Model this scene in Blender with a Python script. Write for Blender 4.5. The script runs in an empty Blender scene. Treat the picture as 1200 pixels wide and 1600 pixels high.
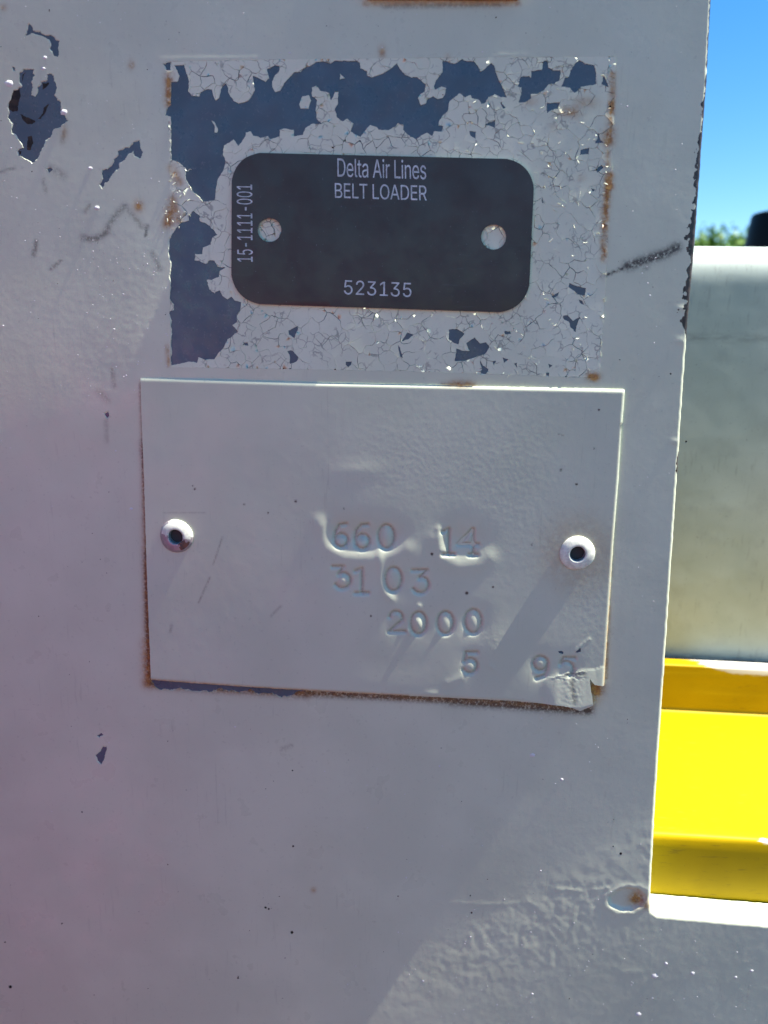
import bpy, math, random
import numpy as np
from mathutils import Vector, Matrix
from mathutils.geometry import delaunay_2d_cdt

random.seed(7)
RNG = np.random.default_rng(11)
C = bpy.context.scene.collection

# ------------------------------------------------------------------ camera
F = 1155.0                      # focal length in photograph pixels (1200 x 1600)
DIST = 0.25
CEN = np.array([0.0, 0.0, 1.43])  # where the optical axis meets the panel (plane Y = 0)
yaw, pitch, roll = math.radians(3.8), math.radians(13.0), math.radians(1.1)
fw = np.array([-math.sin(yaw) * math.cos(pitch), math.cos(yaw) * math.cos(pitch), -math.sin(pitch)])
rt0 = np.cross(fw, [0, 0, 1.0]); rt0 /= np.linalg.norm(rt0)
up0 = np.cross(rt0, fw)
rt = rt0 * math.cos(roll) + up0 * math.sin(roll)
up = up0 * math.cos(roll) - rt0 * math.sin(roll)
CAM = CEN - fw * DIST
cd = bpy.data.cameras.new("camera")
cd.sensor_fit = 'VERTICAL'; cd.sensor_height = 36.0; cd.lens = F / 1600 * 36
cd.clip_start = 0.01; cd.clip_end = 2000
cd.dof.use_dof = True; cd.dof.focus_distance = DIST * 1.0; cd.dof.aperture_fstop = 12.0
cam = bpy.data.objects.new("camera", cd); C.objects.link(cam)
cam.matrix_world = Matrix(((rt[0], up[0], -fw[0], CAM[0]), (rt[1], up[1], -fw[1], CAM[1]),
                           (rt[2], up[2], -fw[2], CAM[2]), (0, 0, 0, 1)))
bpy.context.scene.camera = cam

# ------------------------------------------------------------------ sky, sun, exposure
SUN_GRAZE = 0.18                 # degrees the sun stands in front of the panel's plane
sx, sz = 0.47, 0.883
g = math.radians(SUN_GRAZE)
SUNV = Vector((sx * math.cos(g), -math.sin(g), sz * math.cos(g))).normalized()
sun_el = math.asin(SUNV.z); sun_az = math.atan2(SUNV.x, SUNV.y)
w = bpy.data.worlds.new("World"); bpy.context.scene.world = w; w.use_nodes = True
nt = w.node_tree; nt.nodes.clear()
sky = nt.nodes.new('ShaderNodeTexSky'); sky.sky_type = 'NISHITA'; sky.sun_disc = False
sky.sun_elevation = sun_el; sky.sun_rotation = sun_az
sky.air_density = 1.0; sky.dust_density = 0.0; sky.ozone_density = 3.0
tc = nt.nodes.new('ShaderNodeTexCoord')
mp = nt.nodes.new('ShaderNodeMapping'); mp.inputs['Scale'].default_value = (1, 1, 2.6)
nz = nt.nodes.new('ShaderNodeTexNoise'); nz.inputs['Scale'].default_value = 4.2; nz.inputs['Detail'].default_value = 7
nz.inputs['Roughness'].default_value = 0.55
rp = nt.nodes.new('ShaderNodeValToRGB'); rp.color_ramp.elements[0].position = 0.60; rp.color_ramp.elements[1].position = 1.05
rp.color_ramp.elements[1].color = (0.75, 0.75, 0.75, 1)
mx = nt.nodes.new('ShaderNodeMix'); mx.data_type = 'RGBA'
mx.inputs['B'].default_value = (9, 9.3, 9.6, 1)
bg = nt.nodes.new('ShaderNodeBackground'); bg.inputs['Strength'].default_value = 0.055
ow = nt.nodes.new('ShaderNodeOutputWorld')
L = nt.links.new
L(tc.outputs['Generated'], mp.inputs['Vector']); L(mp.outputs[0], nz.inputs['Vector'])
L(nz.outputs[0], rp.inputs[0]); L(rp.outputs[0], mx.inputs['Factor'])
hs = nt.nodes.new('ShaderNodeHueSaturation'); hs.inputs['Saturation'].default_value = 1.35
L(sky.outputs[0], hs.inputs['Color']); L(hs.outputs[0], mx.inputs['A']); L(mx.outputs['Result'], bg.inputs[0]); L(bg.outputs[0], ow.inputs[0])

sd = bpy.data.lights.new("sun", 'SUN'); sd.energy = 4.3; sd.angle = math.radians(0.5); sd.color = (1.0, 0.95, 0.87)
so = bpy.data.objects.new("sun", sd); C.objects.link(so)
so.rotation_euler = SUNV.to_track_quat('Z', 'Y').to_euler(); so.location = (1, -0.1, 3)
vs = bpy.context.scene.view_settings
vs.view_transform = 'Standard'; vs.look = 'None'; vs.gamma = 1.0; vs.use_curve_mapping = False
vs.exposure = 2.0
bpy.context.scene.cycles.max_bounces = 6

# ------------------------------------------------------------------ mapping and numeric helpers
def rays(U, V):
    U = np.asarray(U, float); V = np.asarray(V, float)
    return fw + np.multiply.outer((U - 600) / F, rt) + np.multiply.outer((800 - V) / F, up)
def at(u, v, Y):
    """point of the plane Y that the photograph shows at pixel u, v"""
    D = rays(u, v); t = (Y - CAM[1]) / D[..., 1]
    return CAM + D * t[..., None] if D.ndim > 1 else CAM + D * t
def P(U, V, H=0.0):
    """point on the panel, H millimetres proud of it"""
    p = at(np.asarray(U, float), np.asarray(V, float), 0.0).copy()
    p[..., 1] -= np.asarray(H, float) * 1e-3
    return p

def _hash(ix, iy, seed):
    h = (ix.astype(np.int64) * 374761393 + iy.astype(np.int64) * 668265263 + seed * 974711) & 0x7fffffff
    h = ((h ^ (h >> 13)) * 1274126177) & 0x7fffffff
    return ((h ^ (h >> 16)) & 0xffff) / 65535.0
def noise(x, y, seed=0):
    x = np.asarray(x, float); y = np.asarray(y, float)
    ix = np.floor(x); iy = np.floor(y); fx = x - ix; fy = y - iy
    sx_ = fx * fx * fx * (fx * (fx * 6 - 15) + 10); sy_ = fy * fy * fy * (fy * (fy * 6 - 15) + 10)
    def gr(dx, dy):
        a = _hash(ix + dx, iy + dy, seed) * 2 * math.pi
        return np.cos(a) * (fx - dx) + np.sin(a) * (fy - dy)
    a = gr(0, 0) * (1 - sx_) + gr(1, 0) * sx_; b = gr(0, 1) * (1 - sx_) + gr(1, 1) * sx_
    return (a * (1 - sy_) + b * sy_) * 1.4
def fbm(x, y, seed=0, octv=3):
    r = 0; a = 1
    for k in range(octv): r = r + a * noise(x * 2 ** k, y * 2 ** k, seed + k); a *= 0.5
    return r
def sstep(a, b, x):
    t = np.clip((x - a) / (b - a), 0, 1); return t * t * (3 - 2 * t)
def seg_dist(U, V, pts):
    """distance to a polyline and the share of its length at the nearest point"""
    best = np.full(np.shape(U), 1e9); par = np.zeros(np.shape(U))
    n = len(pts) - 1
    for k in range(n):
        ax, ay = pts[k]; bx, by = pts[k + 1]; dx, dy = bx - ax, by - ay
        t = np.clip(((U - ax) * dx + (V - ay) * dy) / (dx * dx + dy * dy + 1e-9), 0, 1)
        d = np.hypot(U - ax - t * dx, V - ay - t * dy)
        m = d < best; best = np.where(m, d, best); par = np.where(m, (k + t) / n, par)
    return best, par
def gauss(U, V, u, v, su, sv=None, ang=0.0):
    sv = sv or su; c, s = math.cos(ang), math.sin(ang)
    x = (U - u) * c + (V - v) * s; y = -(U - u) * s + (V - v) * c
    return np.exp(-0.5 * ((x / su) ** 2 + (y / sv) ** 2))
def inside(U, V, poly):
    r = np.zeros(np.shape(U), bool); n = len(poly)
    for i in range(n):
        x1, y1 = poly[i]; x2, y2 = poly[(i + 1) % n]
        if y1 == y2: continue
        r ^= ((y1 > V) != (y2 > V)) & (U < (x2 - x1) * (V - y1) / (y2 - y1) + x1)
    return r
def rough(poly, step=3.0, amp=1.0, seed=3, lam=6.0, closed=True):
    out = []; n = len(poly)
    for i in range(n if closed else n - 1):
        a = np.array(poly[i], float); b = np.array(poly[(i + 1) % n], float)
        k = max(1, int(np.linalg.norm(b - a) / step))
        for j in range(k): out.append(a + (b - a) * j / k)
    if not closed: out.append(np.array(poly[-1], float))
    p = np.array(out)
    p = p + amp * np.stack([noise(p[:, 0] / lam, p[:, 1] / lam, seed), noise(p[:, 0] / lam, p[:, 1] / lam, seed + 9)], 1) * 1.3
    return p
def round_poly(pts, r, n=8):
    out = []; m = len(pts)
    for i in range(m):
        p0, p1, p2 = (np.array(pts[(i + k - 1) % m], float) for k in range(3))
        a = p1 + (p0 - p1) / np.linalg.norm(p0 - p1) * r; b = p1 + (p2 - p1) / np.linalg.norm(p2 - p1) * r
        for j in range(n + 1):
            t = j / n; out.append((1 - t) ** 2 * a + 2 * t * (1 - t) * (0.30 * (a + b) / 2 + 0.70 * p1) + t * t * b)
    return np.array(out)

def cdt(polys, pts=None):
    """constrained triangulation in photograph coordinates; returns uv, tris, per-triangle lists of enclosing polygons"""
    vs_, fs = [], []
    if pts is not None and len(pts): vs_ = [Vector((float(p[0]), -float(p[1]))) for p in pts]
    for pl in polys:
        pl = np.asarray(pl, float); x_, y_ = pl[:, 0], -pl[:, 1]
        if (x_ * np.roll(y_, -1) - np.roll(x_, -1) * y_).sum() < 0: pl = pl[::-1]
        b = len(vs_); vs_ += [Vector((float(p[0]), -float(p[1]))) for p in pl]
        fs.append(list(range(b, b + len(pl))))
    r = delaunay_2d_cdt(vs_, [], fs, 0, 1e-4)
    uv = np.array([(p[0], -p[1]) for p in r[0]]); T = np.array(r[2], dtype=np.int64)
    return uv, T, r[5]
def compact(T, *arrs):
    idx, inv = np.unique(T.ravel(), return_inverse=True)
    return (inv.reshape(T.shape),) + tuple(a[idx] for a in arrs)
def border(T):
    e = np.concatenate([T[:, [0, 1]], T[:, [1, 2]], T[:, [2, 0]]]); N = int(T.max()) + 1
    k = e[:, 0] * N + e[:, 1]; rk = e[:, 1] * N + e[:, 0]
    return e[~np.isin(k, rk)]

# ------------------------------------------------------------------ object helpers
def tag(o, label=None, cat=None, group=None, kind=None):
    if label: o['label'] = label
    if cat: o['category'] = cat
    if group: o['group'] = group
    if kind: o['kind'] = kind
    return o
def empty(name, loc):
    o = bpy.data.objects.new(name, None); o.empty_display_size = 0.02; o.location = Vector(loc); C.objects.link(o); return o
def origin(parent):
    p = Vector((0, 0, 0))
    while parent is not None: p = p + parent.location; parent = parent.parent
    return np.array(p)
def tri_obj(name, V, T, mats, parent=None, smooth=True, attrs=None, midx=None):
    V = np.asarray(V, float) - origin(parent)
    me = bpy.data.meshes.new(name); n, m = len(V), len(T)
    me.vertices.add(n); me.vertices.foreach_set('co', V.astype(np.float32).ravel())
    me.loops.add(3 * m); me.loops.foreach_set('vertex_index', np.asarray(T, np.int32).ravel())
    me.polygons.add(m); me.polygons.foreach_set('loop_start', np.arange(0, 3 * m, 3, dtype=np.int32))
    me.update(calc_edges=True)
    me.polygons.foreach_set('use_smooth', np.full(m, smooth))
    for mt in (mats if isinstance(mats, (list, tuple)) else [mats]): me.materials.append(mt)
    if midx is not None: me.polygons.foreach_set('material_index', np.asarray(midx, np.int32))
    for k, a in (attrs or {}).items():
        me.attributes.new(k, 'FLOAT', 'POINT').data.foreach_set('value', np.asarray(a, np.float32))
    me.update()
    o = bpy.data.objects.new(name, me); C.objects.link(o)
    if parent is not None: o.parent = parent
    return o
def poly_obj(name, verts, faces, mat, parent=None, smooth=False, attrs=None):
    V = np.asarray(verts, float) - origin(parent)
    me = bpy.data.meshes.new(name); me.from_pydata([tuple(p) for p in V], [], [tuple(int(i) for i in f) for f in faces])
    me.polygons.foreach_set('use_smooth', np.full(len(faces), smooth)); me.materials.append(mat)
    for k, a in (attrs or {}).items():
        me.attributes.new(k, 'FLOAT', 'POINT').data.foreach_set('value', np.asarray(a, np.float32))
    me.update(); o = bpy.data.objects.new(name, me); C.objects.link(o)
    if parent is not None: o.parent = parent
    return o
def with_walls(uv, T, H, depth, slope=0.0):
    """top sheet plus walls along its border, reaching depth below it; verts, tris, index of the source point"""
    e = border(T); n = len(uv)
    src = np.concatenate([np.arange(n), e[:, 0], e[:, 1], e[:, 0], e[:, 1]])
    m = len(e); a, b, a2, b2 = (n + np.arange(m) + k * m for k in range(4))
    top = P(uv[:, 0], uv[:, 1], H); q = uv
    if slope:
        nr = np.zeros_like(uv, dtype=float); d = uv[e[:, 1]] - uv[e[:, 0]]; nn = np.stack([-d[:, 1], d[:, 0]], 1)
        nn /= np.linalg.norm(nn, axis=1)[:, None] + 1e-9
        np.add.at(nr, e[:, 0], nn); np.add.at(nr, e[:, 1], nn); l_ = np.linalg.norm(nr, axis=1); l_[l_ == 0] = 1
        q = uv + nr / l_[:, None] * slope * np.clip(.55 + 1.1 * noise(uv[:, 0] / 9, uv[:, 1] / 9, 17), .05, 2)[:, None]
    low = P(q[:, 0], q[:, 1], H - depth)
    V = np.concatenate([top, top[e[:, 0]], top[e[:, 1]], low[e[:, 0]], low[e[:, 1]]])
    W = np.concatenate([np.stack([a, a2, b2], 1), np.stack([a, b2, b], 1)])
    return V, np.concatenate([T, W]), src

# ------------------------------------------------------------------ materials
class Mat:
    def __init__(s, name, rough_=0.45, spec=0.5, metal=0.0):
        s.m = bpy.data.materials.new(name); s.m.use_nodes = True; s.t = s.m.node_tree
        s.b = s.t.nodes['Principled BSDF']; s.b.inputs['Roughness'].default_value = rough_
        s.b.inputs['Specular IOR Level'].default_value = spec; s.b.inputs['Metallic'].default_value = metal
        s.tc = s.t.nodes.new('ShaderNodeTexCoord')
    def n(s, typ, **kw):
        x = s.t.nodes.new(typ)
        for k, v in kw.items(): setattr(x, k, v)
        return x
    def l(s, a, b): s.t.links.new(a, b)
    def noise(s, px, detail=3, rough_=0.55, stretch=None, off=0.0):
        x = s.n('ShaderNodeTexNoise'); x.inputs['Scale'].default_value = 1.0 / (px * 2.165e-4)
        x.inputs['Detail'].default_value = detail; x.inputs['Roughness'].default_value = rough_
        m = s.n('ShaderNodeMapping'); m.inputs['Location'].default_value = (off, off * .7, off * .3)
        if stretch: m.inputs['Scale'].default_value = stretch
        s.l(s.tc.outputs['Object'], m.inputs[0]); s.l(m.outputs[0], x.inputs['Vector']); return x.outputs[0]
    def attr(s, name): 
        x = s.n('ShaderNodeAttribute', attribute_name=name); return x.outputs['Fac']
    def ramp(s, src, a, b, va=0.0, vb=1.0):
        x = s.n('ShaderNodeMapRange', interpolation_type='SMOOTHSTEP'); x.clamp = True
        for k, v in zip(('From Min', 'From Max', 'To Min', 'To Max'), (a, b, va, vb)): x.inputs[k].default_value = v
        s.l(src, x.inputs['Value']); return x.outputs[0]
    def math(s, op, a, b):
        x = s.n('ShaderNodeMath', operation=op)
        for i, v in enumerate((a, b)):
            if isinstance(v, (int, float)): x.inputs[i].default_value = v
            else: s.l(v, x.inputs[i])
        return x.outputs[0]
    def mix(s, fac, a, b):
        x = s.n('ShaderNodeMix', data_type='RGBA')
        for k, v in (('Factor', fac), ('A', a), ('B', b)):
            if isinstance(v, (int, float)): x.inputs[k].default_value = v
            elif isinstance(v, tuple): x.inputs[k].default_value = v + (1,)
            else: s.l(v, x.inputs[k])
        return x.outputs['Result']
    def color(s, c):
        if isinstance(c, tuple): s.b.inputs['Base Color'].default_value = c + (1,)
        else: s.l(c, s.b.inputs['Base Color'])
    def bump(s, h, mm, prev=None):
        x = s.n('ShaderNodeBump'); x.inputs['Strength'].default_value = 1.0; x.inputs['Distance'].default_value = mm * 1e-3
        s.l(h, x.inputs['Height'])
        if prev is not None: s.l(prev, x.inputs['Normal'])
        s.l(x.outputs[0], s.b.inputs['Normal']); return x.outputs[0]

def paint_material(name, c1, c2, bump_mm=0.016, rough_=0.34, dirt=0.25, hair=False):
    M = Mat(name, rough_, 0.45)
    col = M.mix(M.ramp(M.noise(160, 4), 0.35, 0.65), c1, c2)
    spk = M.ramp(M.noise(5, 3, off=.3), 0.62, 0.75, 0, dirt)
    col = M.mix(spk, col, tuple(x * 0.55 for x in c1))
    if hair:
        wn = M.n('ShaderNodeTexNoise'); wn.inputs['Scale'].default_value = 330; M.l(M.tc.outputs['Object'], wn.inputs['Vector'])
        va = M.n('ShaderNodeVectorMath', operation='MULTIPLY_ADD'); va.inputs[1].default_value = (.003, .003, .003)
        M.l(wn.outputs['Color'], va.inputs[0]); M.l(M.tc.outputs['Object'], va.inputs[2])
        vo = M.n('ShaderNodeTexVoronoi', feature='DISTANCE_TO_EDGE'); vo.inputs['Scale'].default_value = 330; M.l(va.outputs[0], vo.inputs['Vector'])
        hl = M.math('MULTIPLY', M.ramp(vo.outputs['Distance'], 0.02, 0.06, 1, 0), M.ramp(M.noise(24, 2, off=.33), .50, .62, 0, .5))
        col = M.mix(hl, col, (0.10, 0.10, 0.10))
    gm = M.math('MULTIPLY', M.attr('grime_shade'), M.ramp(M.noise(4, 5, 0.7, off=.1), 0.30, 0.58, .15, 1))
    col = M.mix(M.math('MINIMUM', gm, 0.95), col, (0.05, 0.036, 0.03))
    ru = M.math('MULTIPLY', M.attr('rust'), M.ramp(M.noise(9, 5, 0.7, off=.2), 0.30, 0.58, 0.4, 1.35))
    col = M.mix(M.math('MINIMUM', ru, 0.93), col, M.mix(M.ramp(M.noise(6, 3, off=.5), 0.35, 0.65), (0.44, 0.225, 0.04), (0.27, 0.10, 0.015)))
    ba = M.ramp(M.attr('bare'), -0.15, 0.15)
    col = M.mix(ba, col, M.mix(M.ramp(M.noise(7, 4, off=.8), 0.45, 0.62), (0.022, 0.015, 0.014), (0.07, 0.05, 0.04)))
    M.color(col)
    col_ = M.mix(M.math('MULTIPLY', M.ramp(M.noise(5, 3, .6, stretch=(1, 1, .06), off=.77), 0.60, 0.70, 0, 1), M.ramp(M.noise(130, 3, off=.21), .48, .62, 0, .22)), col, tuple(x * .6 for x in c1))
    M.color(col_)
    n0 = M.bump(M.noise(14, 3, .6, stretch=(1, 1, .12), off=.44), bump_mm * .9)
    n1 = M.bump(M.noise(26, 2, off=.6), bump_mm * 2.2, n0)
    n2 = M.bump(M.noise(7, 3, off=.7), bump_mm, n1)
    rr = M.ramp(M.noise(60, 4, off=.9), 0.3, 0.7, rough_ - 0.08, rough_ + 0.12)
    M.l(rr, M.b.inputs['Roughness'])
    return M.m
M_PANEL = paint_material('weathered_grey_white_paint', (0.535, 0.565, 0.42), (0.58, 0.61, 0.455))
M_PLATE = paint_material('plate_grey_white_paint', (0.50, 0.535, 0.40), (0.54, 0.57, 0.43), 0.010, 0.40)
M_FLAKE = paint_material('crazed_chalky_paint', (0.59, 0.63, 0.47), (0.66, 0.695, 0.53), 0.014, 0.55, hair=True)
def primer_material():
    M = Mat('blue_grey_primer', 0.33, 0.5)
    col = M.mix(M.ramp(M.noise(70, 4), 0.3, 0.7), (0.054, 0.090, 0.116), (0.076, 0.116, 0.146))
    col = M.mix(M.ramp(M.noise(45, 5, .65, off=.6), 0.50, 0.68, 0, .65), col, (0.085, 0.108, 0.122))
    col = M.mix(M.ramp(M.noise(4, 4, off=.4), 0.60, 0.74, 0, .6), col, (0.17, 0.19, 0.21))
    M.color(M.mix(M.ramp(M.noise(9, 5, .7, off=.2), 0.66, 0.76, 0, .7), col, (0.022, 0.024, 0.028)))
    M.l(M.ramp(M.noise(30, 4, off=.9), .35, .65, .25, .5), M.b.inputs['Roughness'])
    n1 = M.bump(M.noise(22, 3, off=.1), 0.05); M.bump(M.noise(6, 3), 0.02, n1); return M.m
M_PRIMER = primer_material()
def simple(name, c, rough_=0.5, spec=0.5, metal=0.0, c2=None, px=20, bump_mm=0.0, bpx=6):
    M = Mat(name, rough_, spec, metal)
    M.color(M.mix(M.ramp(M.noise(px, 4), 0.35, 0.65), c, c2) if c2 else c)
    if bump_mm: M.bump(M.noise(bpx, 3), bump_mm)
    return M.m
M_BAREMETAL = simple('dark_exposed_steel', (0.012, 0.010, 0.009), 0.6, 0.3, 0, (0.045, 0.030, 0.020), 8, 0.03)
def tag_mat():
    M = Mat('black_anodised_metal', 0.4, 0.5)
    col = M.mix(M.ramp(M.noise(90, 4), 0.35, 0.65), (0.033, 0.0265, 0.0235), (0.043, 0.034, 0.030))
    col = M.mix(M.ramp(M.noise(3, 2, off=.4), 0.70, 0.76, 0, .8), col, (0.14, 0.14, 0.15))
    col = M.mix(M.math('MULTIPLY', M.ramp(M.noise(5, 3, stretch=(.12, 1, 1), off=.2), 0.64, 0.70, 0, 1), M.ramp(M.noise(120, 2, off=.7), .5, .6, 0, .35)), col, (0.06, 0.06, 0.065))
    col = M.mix(M.ramp(M.noise(50, 5, .7, off=.1), 0.55, 0.8, 0, .3), col, (0.05, 0.047, 0.047))
    M.color(col); M.l(M.ramp(M.noise(40, 5, .65, off=.9), .35, .7, .3, .5), M.b.inputs['Roughness']); M.bump(M.noise(4, 2), .002); return M.m
M_TAG = tag_mat()
M_PRINT = simple('pale_engraved_lettering', (0.40, 0.44, 0.44), 0.6, 0.3, 0, (0.60, 0.65, 0.65), 6)
M_TAGEDGE = simple('worn_metal_edge', (0.25, 0.25, 0.25), 0.4, 0.5, 0.6)
M_RIVET = simple('white_rivet_paint', (0.72, 0.74, 0.62), 0.5, 0.25, 0, (0.56, 0.57, 0.48), 7, 0.03, 8)
M_RIVMETAL = simple('worn_rivet_metal', (0.30, 0.27, 0.27), 0.35, 0.5, 0.3, (0.38, 0.34, 0.34), 9)
M_RIVRUST = simple('rivet_rust', (0.20, 0.09, 0.06), 0.6, 0.3, 0, (0.10, 0.07, 0.06), 6)
M_HOLE = simple('rivet_bore_metal', (0.26, 0.30, 0.31), 0.35, 0.5, 0.3)
M_BORE = simple('bore_shade', (0.05, 0.05, 0.048), 0.7, 0.2)  # dark disc colour standing in for the shade down the rivet bore
M_DARK = simple('dark_dirt', (0.02, 0.017, 0.015), 0.9, 0.1)
M_NIB = simple('paint_nib', (0.62, 0.62, 0.60), 0.4)
M_BLACK = simple('black_rubber', (0.008, 0.0075, 0.007), 0.45, 0.12)

# ------------------------------------------------------------------ traced outlines (photograph pixels on the panel)
RECT = [(258, 96), (420, 93), (700, 90), (963, 88), (957, 250), (948, 420), (937, 591), (700, 582), (480, 577), (267, 574), (266, 400), (265, 250)]
B1 = [(272,102),(287,101),(290,110),(295,127),(294,142),(300,150),(311,151),(314,144),(323,139),(331,140),(333,150),(337,157),(342,153),(346,137),(353,130),(356,137),(357,145),(365,157),(373,162),(387,158),(392,152),(398,141),(397,132),(395,118),(405,123),(415,128),(420,122),(417,108),(422,106),(427,103),(436,103),(437,110),(430,118),(425,127),(425,135),(430,144),(438,142),(444,130),(453,120),(460,113),(470,112),(478,105),(485,103),(493,97),(505,96),(517,99),(522,95),(540,95),(557,95),(562,98),(563,107),(573,111),(573,117),(580,121),(593,117),(602,113),(610,108),(620,99),(625,108),(633,117),(643,121),(652,120),(660,128),(665,132),(663,143),(655,148),(653,153),(657,165),(665,162),(668,155),(677,150),(683,155),(692,153),(697,142),(697,137),(690,135),(680,140),(678,135),(682,125),(692,113),(692,95),(700,97),(710,100),(717,96),(722,92),(725,95),(740,96),(747,103),(750,112),(757,108),(763,102),(768,98),(773,105),(775,115),(780,127),(787,140),(792,152),(783,152),(773,147),(763,152),(757,162),(752,162),(747,155),(737,153),(735,148),(727,152),(718,145),(710,152),(702,158),(700,173),(692,180),(685,190),(685,196),(692,197),(690,205),(678,205),(675,212),(667,207),(658,212),(650,217),(642,213),(635,208),(630,202),(631,195),(622,192),(617,198),(607,203),(592,203),(588,198),(578,195),(570,203),(563,213),(553,208),(548,205),(552,193),(542,185),(535,190),(527,183),(523,170),(528,162),(529,142),(523,140),(522,148),(517,157),(515,145),(500,141),(494,133),(487,137),(486,150),(495,156),(493,170),(494,185),(502,193),(488,193),(477,200),(473,210),(460,213),(459,203),(445,200),(437,203),(437,213),(422,217),(418,212),(407,215),(403,213),(395,212),(392,205),(384,207),(383,213),(377,222),(372,228),(365,218),(350,227),(348,240),(352,252),(348,267),(340,280),(337,297),(335,312),(317,315),(312,308),(302,300),(290,280),(290,263),(278,253),(268,250),(267,237),(267,182),(257,180),(258,172),(267,163),(267,128),(277,127),(280,118),(275,107)]
B2 = [(302,329),(312,338),(312,345),(322,349),(332,358),(339,367),(332,370),(329,382),(317,387),(316,397),(305,397),(304,407),(312,408),(322,413),(327,406),(335,407),(340,417),(352,418),(343,423),(342,432),(330,437),(323,437),(327,452),(335,458),(343,453),(348,462),(355,468),(362,463),(367,470),(377,472),(375,483),(370,493),(370,503),(363,508),(372,518),(363,525),(355,530),(348,545),(340,553),(335,561),(320,562),(310,558),(308,567),(297,565),(283,568),(268,571),(267,553),(269,517),(266,500),(265,487),(272,485),(272,475),(265,467),(268,447),(264,433),(267,413),(263,400),(263,372),(268,368),(275,357),(283,348),(295,345),(295,338)]
z3 = lambda L_, x0, y0, s=3.0: [(x0 + x / s, y0 + y / s) for x, y in L_]
R3 = lambda L_: z3(L_, 600, 70); R5 = lambda L_: z3(L_, 600, 330); R4 = lambda L_: z3(L_, 240, 300); R1 = lambda L_: z3(L_, 0, 0)
BARE = [B1, B2,
 R3([(750,75),(765,75),(770,105),(795,120),(828,120),(822,165),(800,180),(770,185),(745,215),(715,230),(690,230),(690,250),(660,270),(632,270),(645,225),(645,200),(628,195),(640,150),(680,145),(690,155),(692,122),(740,115)]),
 R3([(915,72),(945,88),(985,95),(995,130),(995,185),(960,190),(925,195),(895,225),(870,200),(832,195),(850,155),(870,150),(875,120),(895,90)]),
 R3([(1030,140),(1040,165),(1055,200),(1035,190),(1020,185)]),
 R3([(765,270),(775,275),(825,270),(815,297),(785,302),(765,320)]),
 R3([(475,372),(520,355),(520,388),(500,380)]), R3([(400,405),(430,408),(430,440),(405,425)]), R3([(545,270),(572,295),(558,300)]),
 R3([(1005,412),(1012,445),(1028,458),(990,460),(1003,440)]), R3([(920,495),(962,482),(958,512),(920,515)]),
 R3([(1020,562),(1028,575),(1000,598),(1000,580)]), R3([(972,672),(988,680),(980,688)]), R3([(740,712),(748,745),(742,740)]),
 R5([(870,338),(900,350),(945,362),(940,395),(915,392),(885,370),(865,352)]), R5([(785,400),(820,380),(815,395),(795,408)]),
 R5([(915,415),(930,420),(938,438),(920,430)]),
 R5([(838,492),(862,488),(885,515),(912,500),(920,495),(905,530),(898,565),(875,545),(868,520),(845,508)]),
 R5([(305,555),(345,552),(378,575),(355,600),(350,625),(325,615),(303,600)]),
 R5([(385,618),(425,592),(450,620),(478,615),(495,635),(480,660),(470,672),(440,678),(410,690),(380,700),(333,702),(340,645),(370,655),(400,655)]),
 R5([(450,702),(465,725),(490,745),(475,765),(450,768),(460,740)]), R5([(85,608),(110,568),(140,578),(115,600)]),
 R5([(66,628),(74,640),(88,688),(75,680)]), R5([(565,565),(590,562),(595,575),(570,575)]), R5([(555,685),(585,695),(562,712)]),
 R5([(510,705),(525,700),(515,722)]), R5([(610,715),(622,710),(625,735)]), R5([(770,715),(790,722),(775,735)]), R5([(760,757),(775,757),(775,777),(760,775)]),
 R4([(632,650),(675,628),(675,645),(660,685),(635,668)]), R4([(628,745),(650,742),(678,775),(670,795),(640,805),(640,770)]),
 R4([(900,795),(928,795),(925,810),(912,820),(902,808)]), R4([(418,705),(440,705),(445,720),(430,720)]),
 z3([(40,88),(78,82),(78,118),(60,118)], 240, 70)]
ISLANDS = [[(472,150),(483,148),(486,157),(482,170),(470,169),(467,163)], [(330,188),(335,190),(341,202),(339,207),(335,207),(335,197)], [(531,115),(536,119),(539,122),(531,124)]]
CHIPS = [R1([(125,120),(140,110),(155,125),(160,148),(190,145),(220,165),(245,165),(265,180),(278,190),(280,235),(270,265),(250,258),(230,225),(232,190),(215,180),(185,170),(150,155),(118,175),(122,150)]),
 R1([(105,320),(130,318),(160,322),(158,345),(165,350),(150,378),(152,420),(150,445),(165,450),(175,420),(190,385),(220,375),(218,345),(235,338),(252,350),(255,380),(265,395),(265,425),(255,450),(285,470),(295,520),(318,565),(285,595),(250,610),(240,640),(220,665),(195,700),(180,745),(150,770),(125,745),(85,730),(80,705),(110,690),(80,650),(55,625),(55,580),(40,560),(35,500),(65,420),(95,405),(85,370)]),
 R1([(625,660),(650,658),(658,690),(668,710),(660,742),(645,740),(620,715),(595,735),(570,760),(560,785),(525,820),(515,840),(495,860),(478,885),(465,865),(480,840),(480,800),(505,790),(520,760),(545,740),(555,705),(580,695),(605,690)]),
 R1([(215,790),(240,785),(250,795),(230,810)]), R1([(55,310),(70,315),(75,335),(60,335)]),
 [(162,645),(170,641),(173,650),(168,656)], [(151,1149),(158,1145),(163,1149),(154,1154)],
 [(160,1165),(167.5,1166),(164.6,1179),(162.5,1190),(158,1195),(151,1190),(148,1181),(155,1174)],
 # scraped strip under the stamped plate
 [(232,1055),(245,1055),(300,1060),(360,1063),(430,1066),(470,1070),(478,1080),(462,1082),(455,1088),(440,1090),(425,1083),(405,1084),(390,1079),(378,1083),(345,1077),(335,1080),(320,1082),(300,1080),(283,1076),(265,1078),(252,1078),(240,1072)]]
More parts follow.
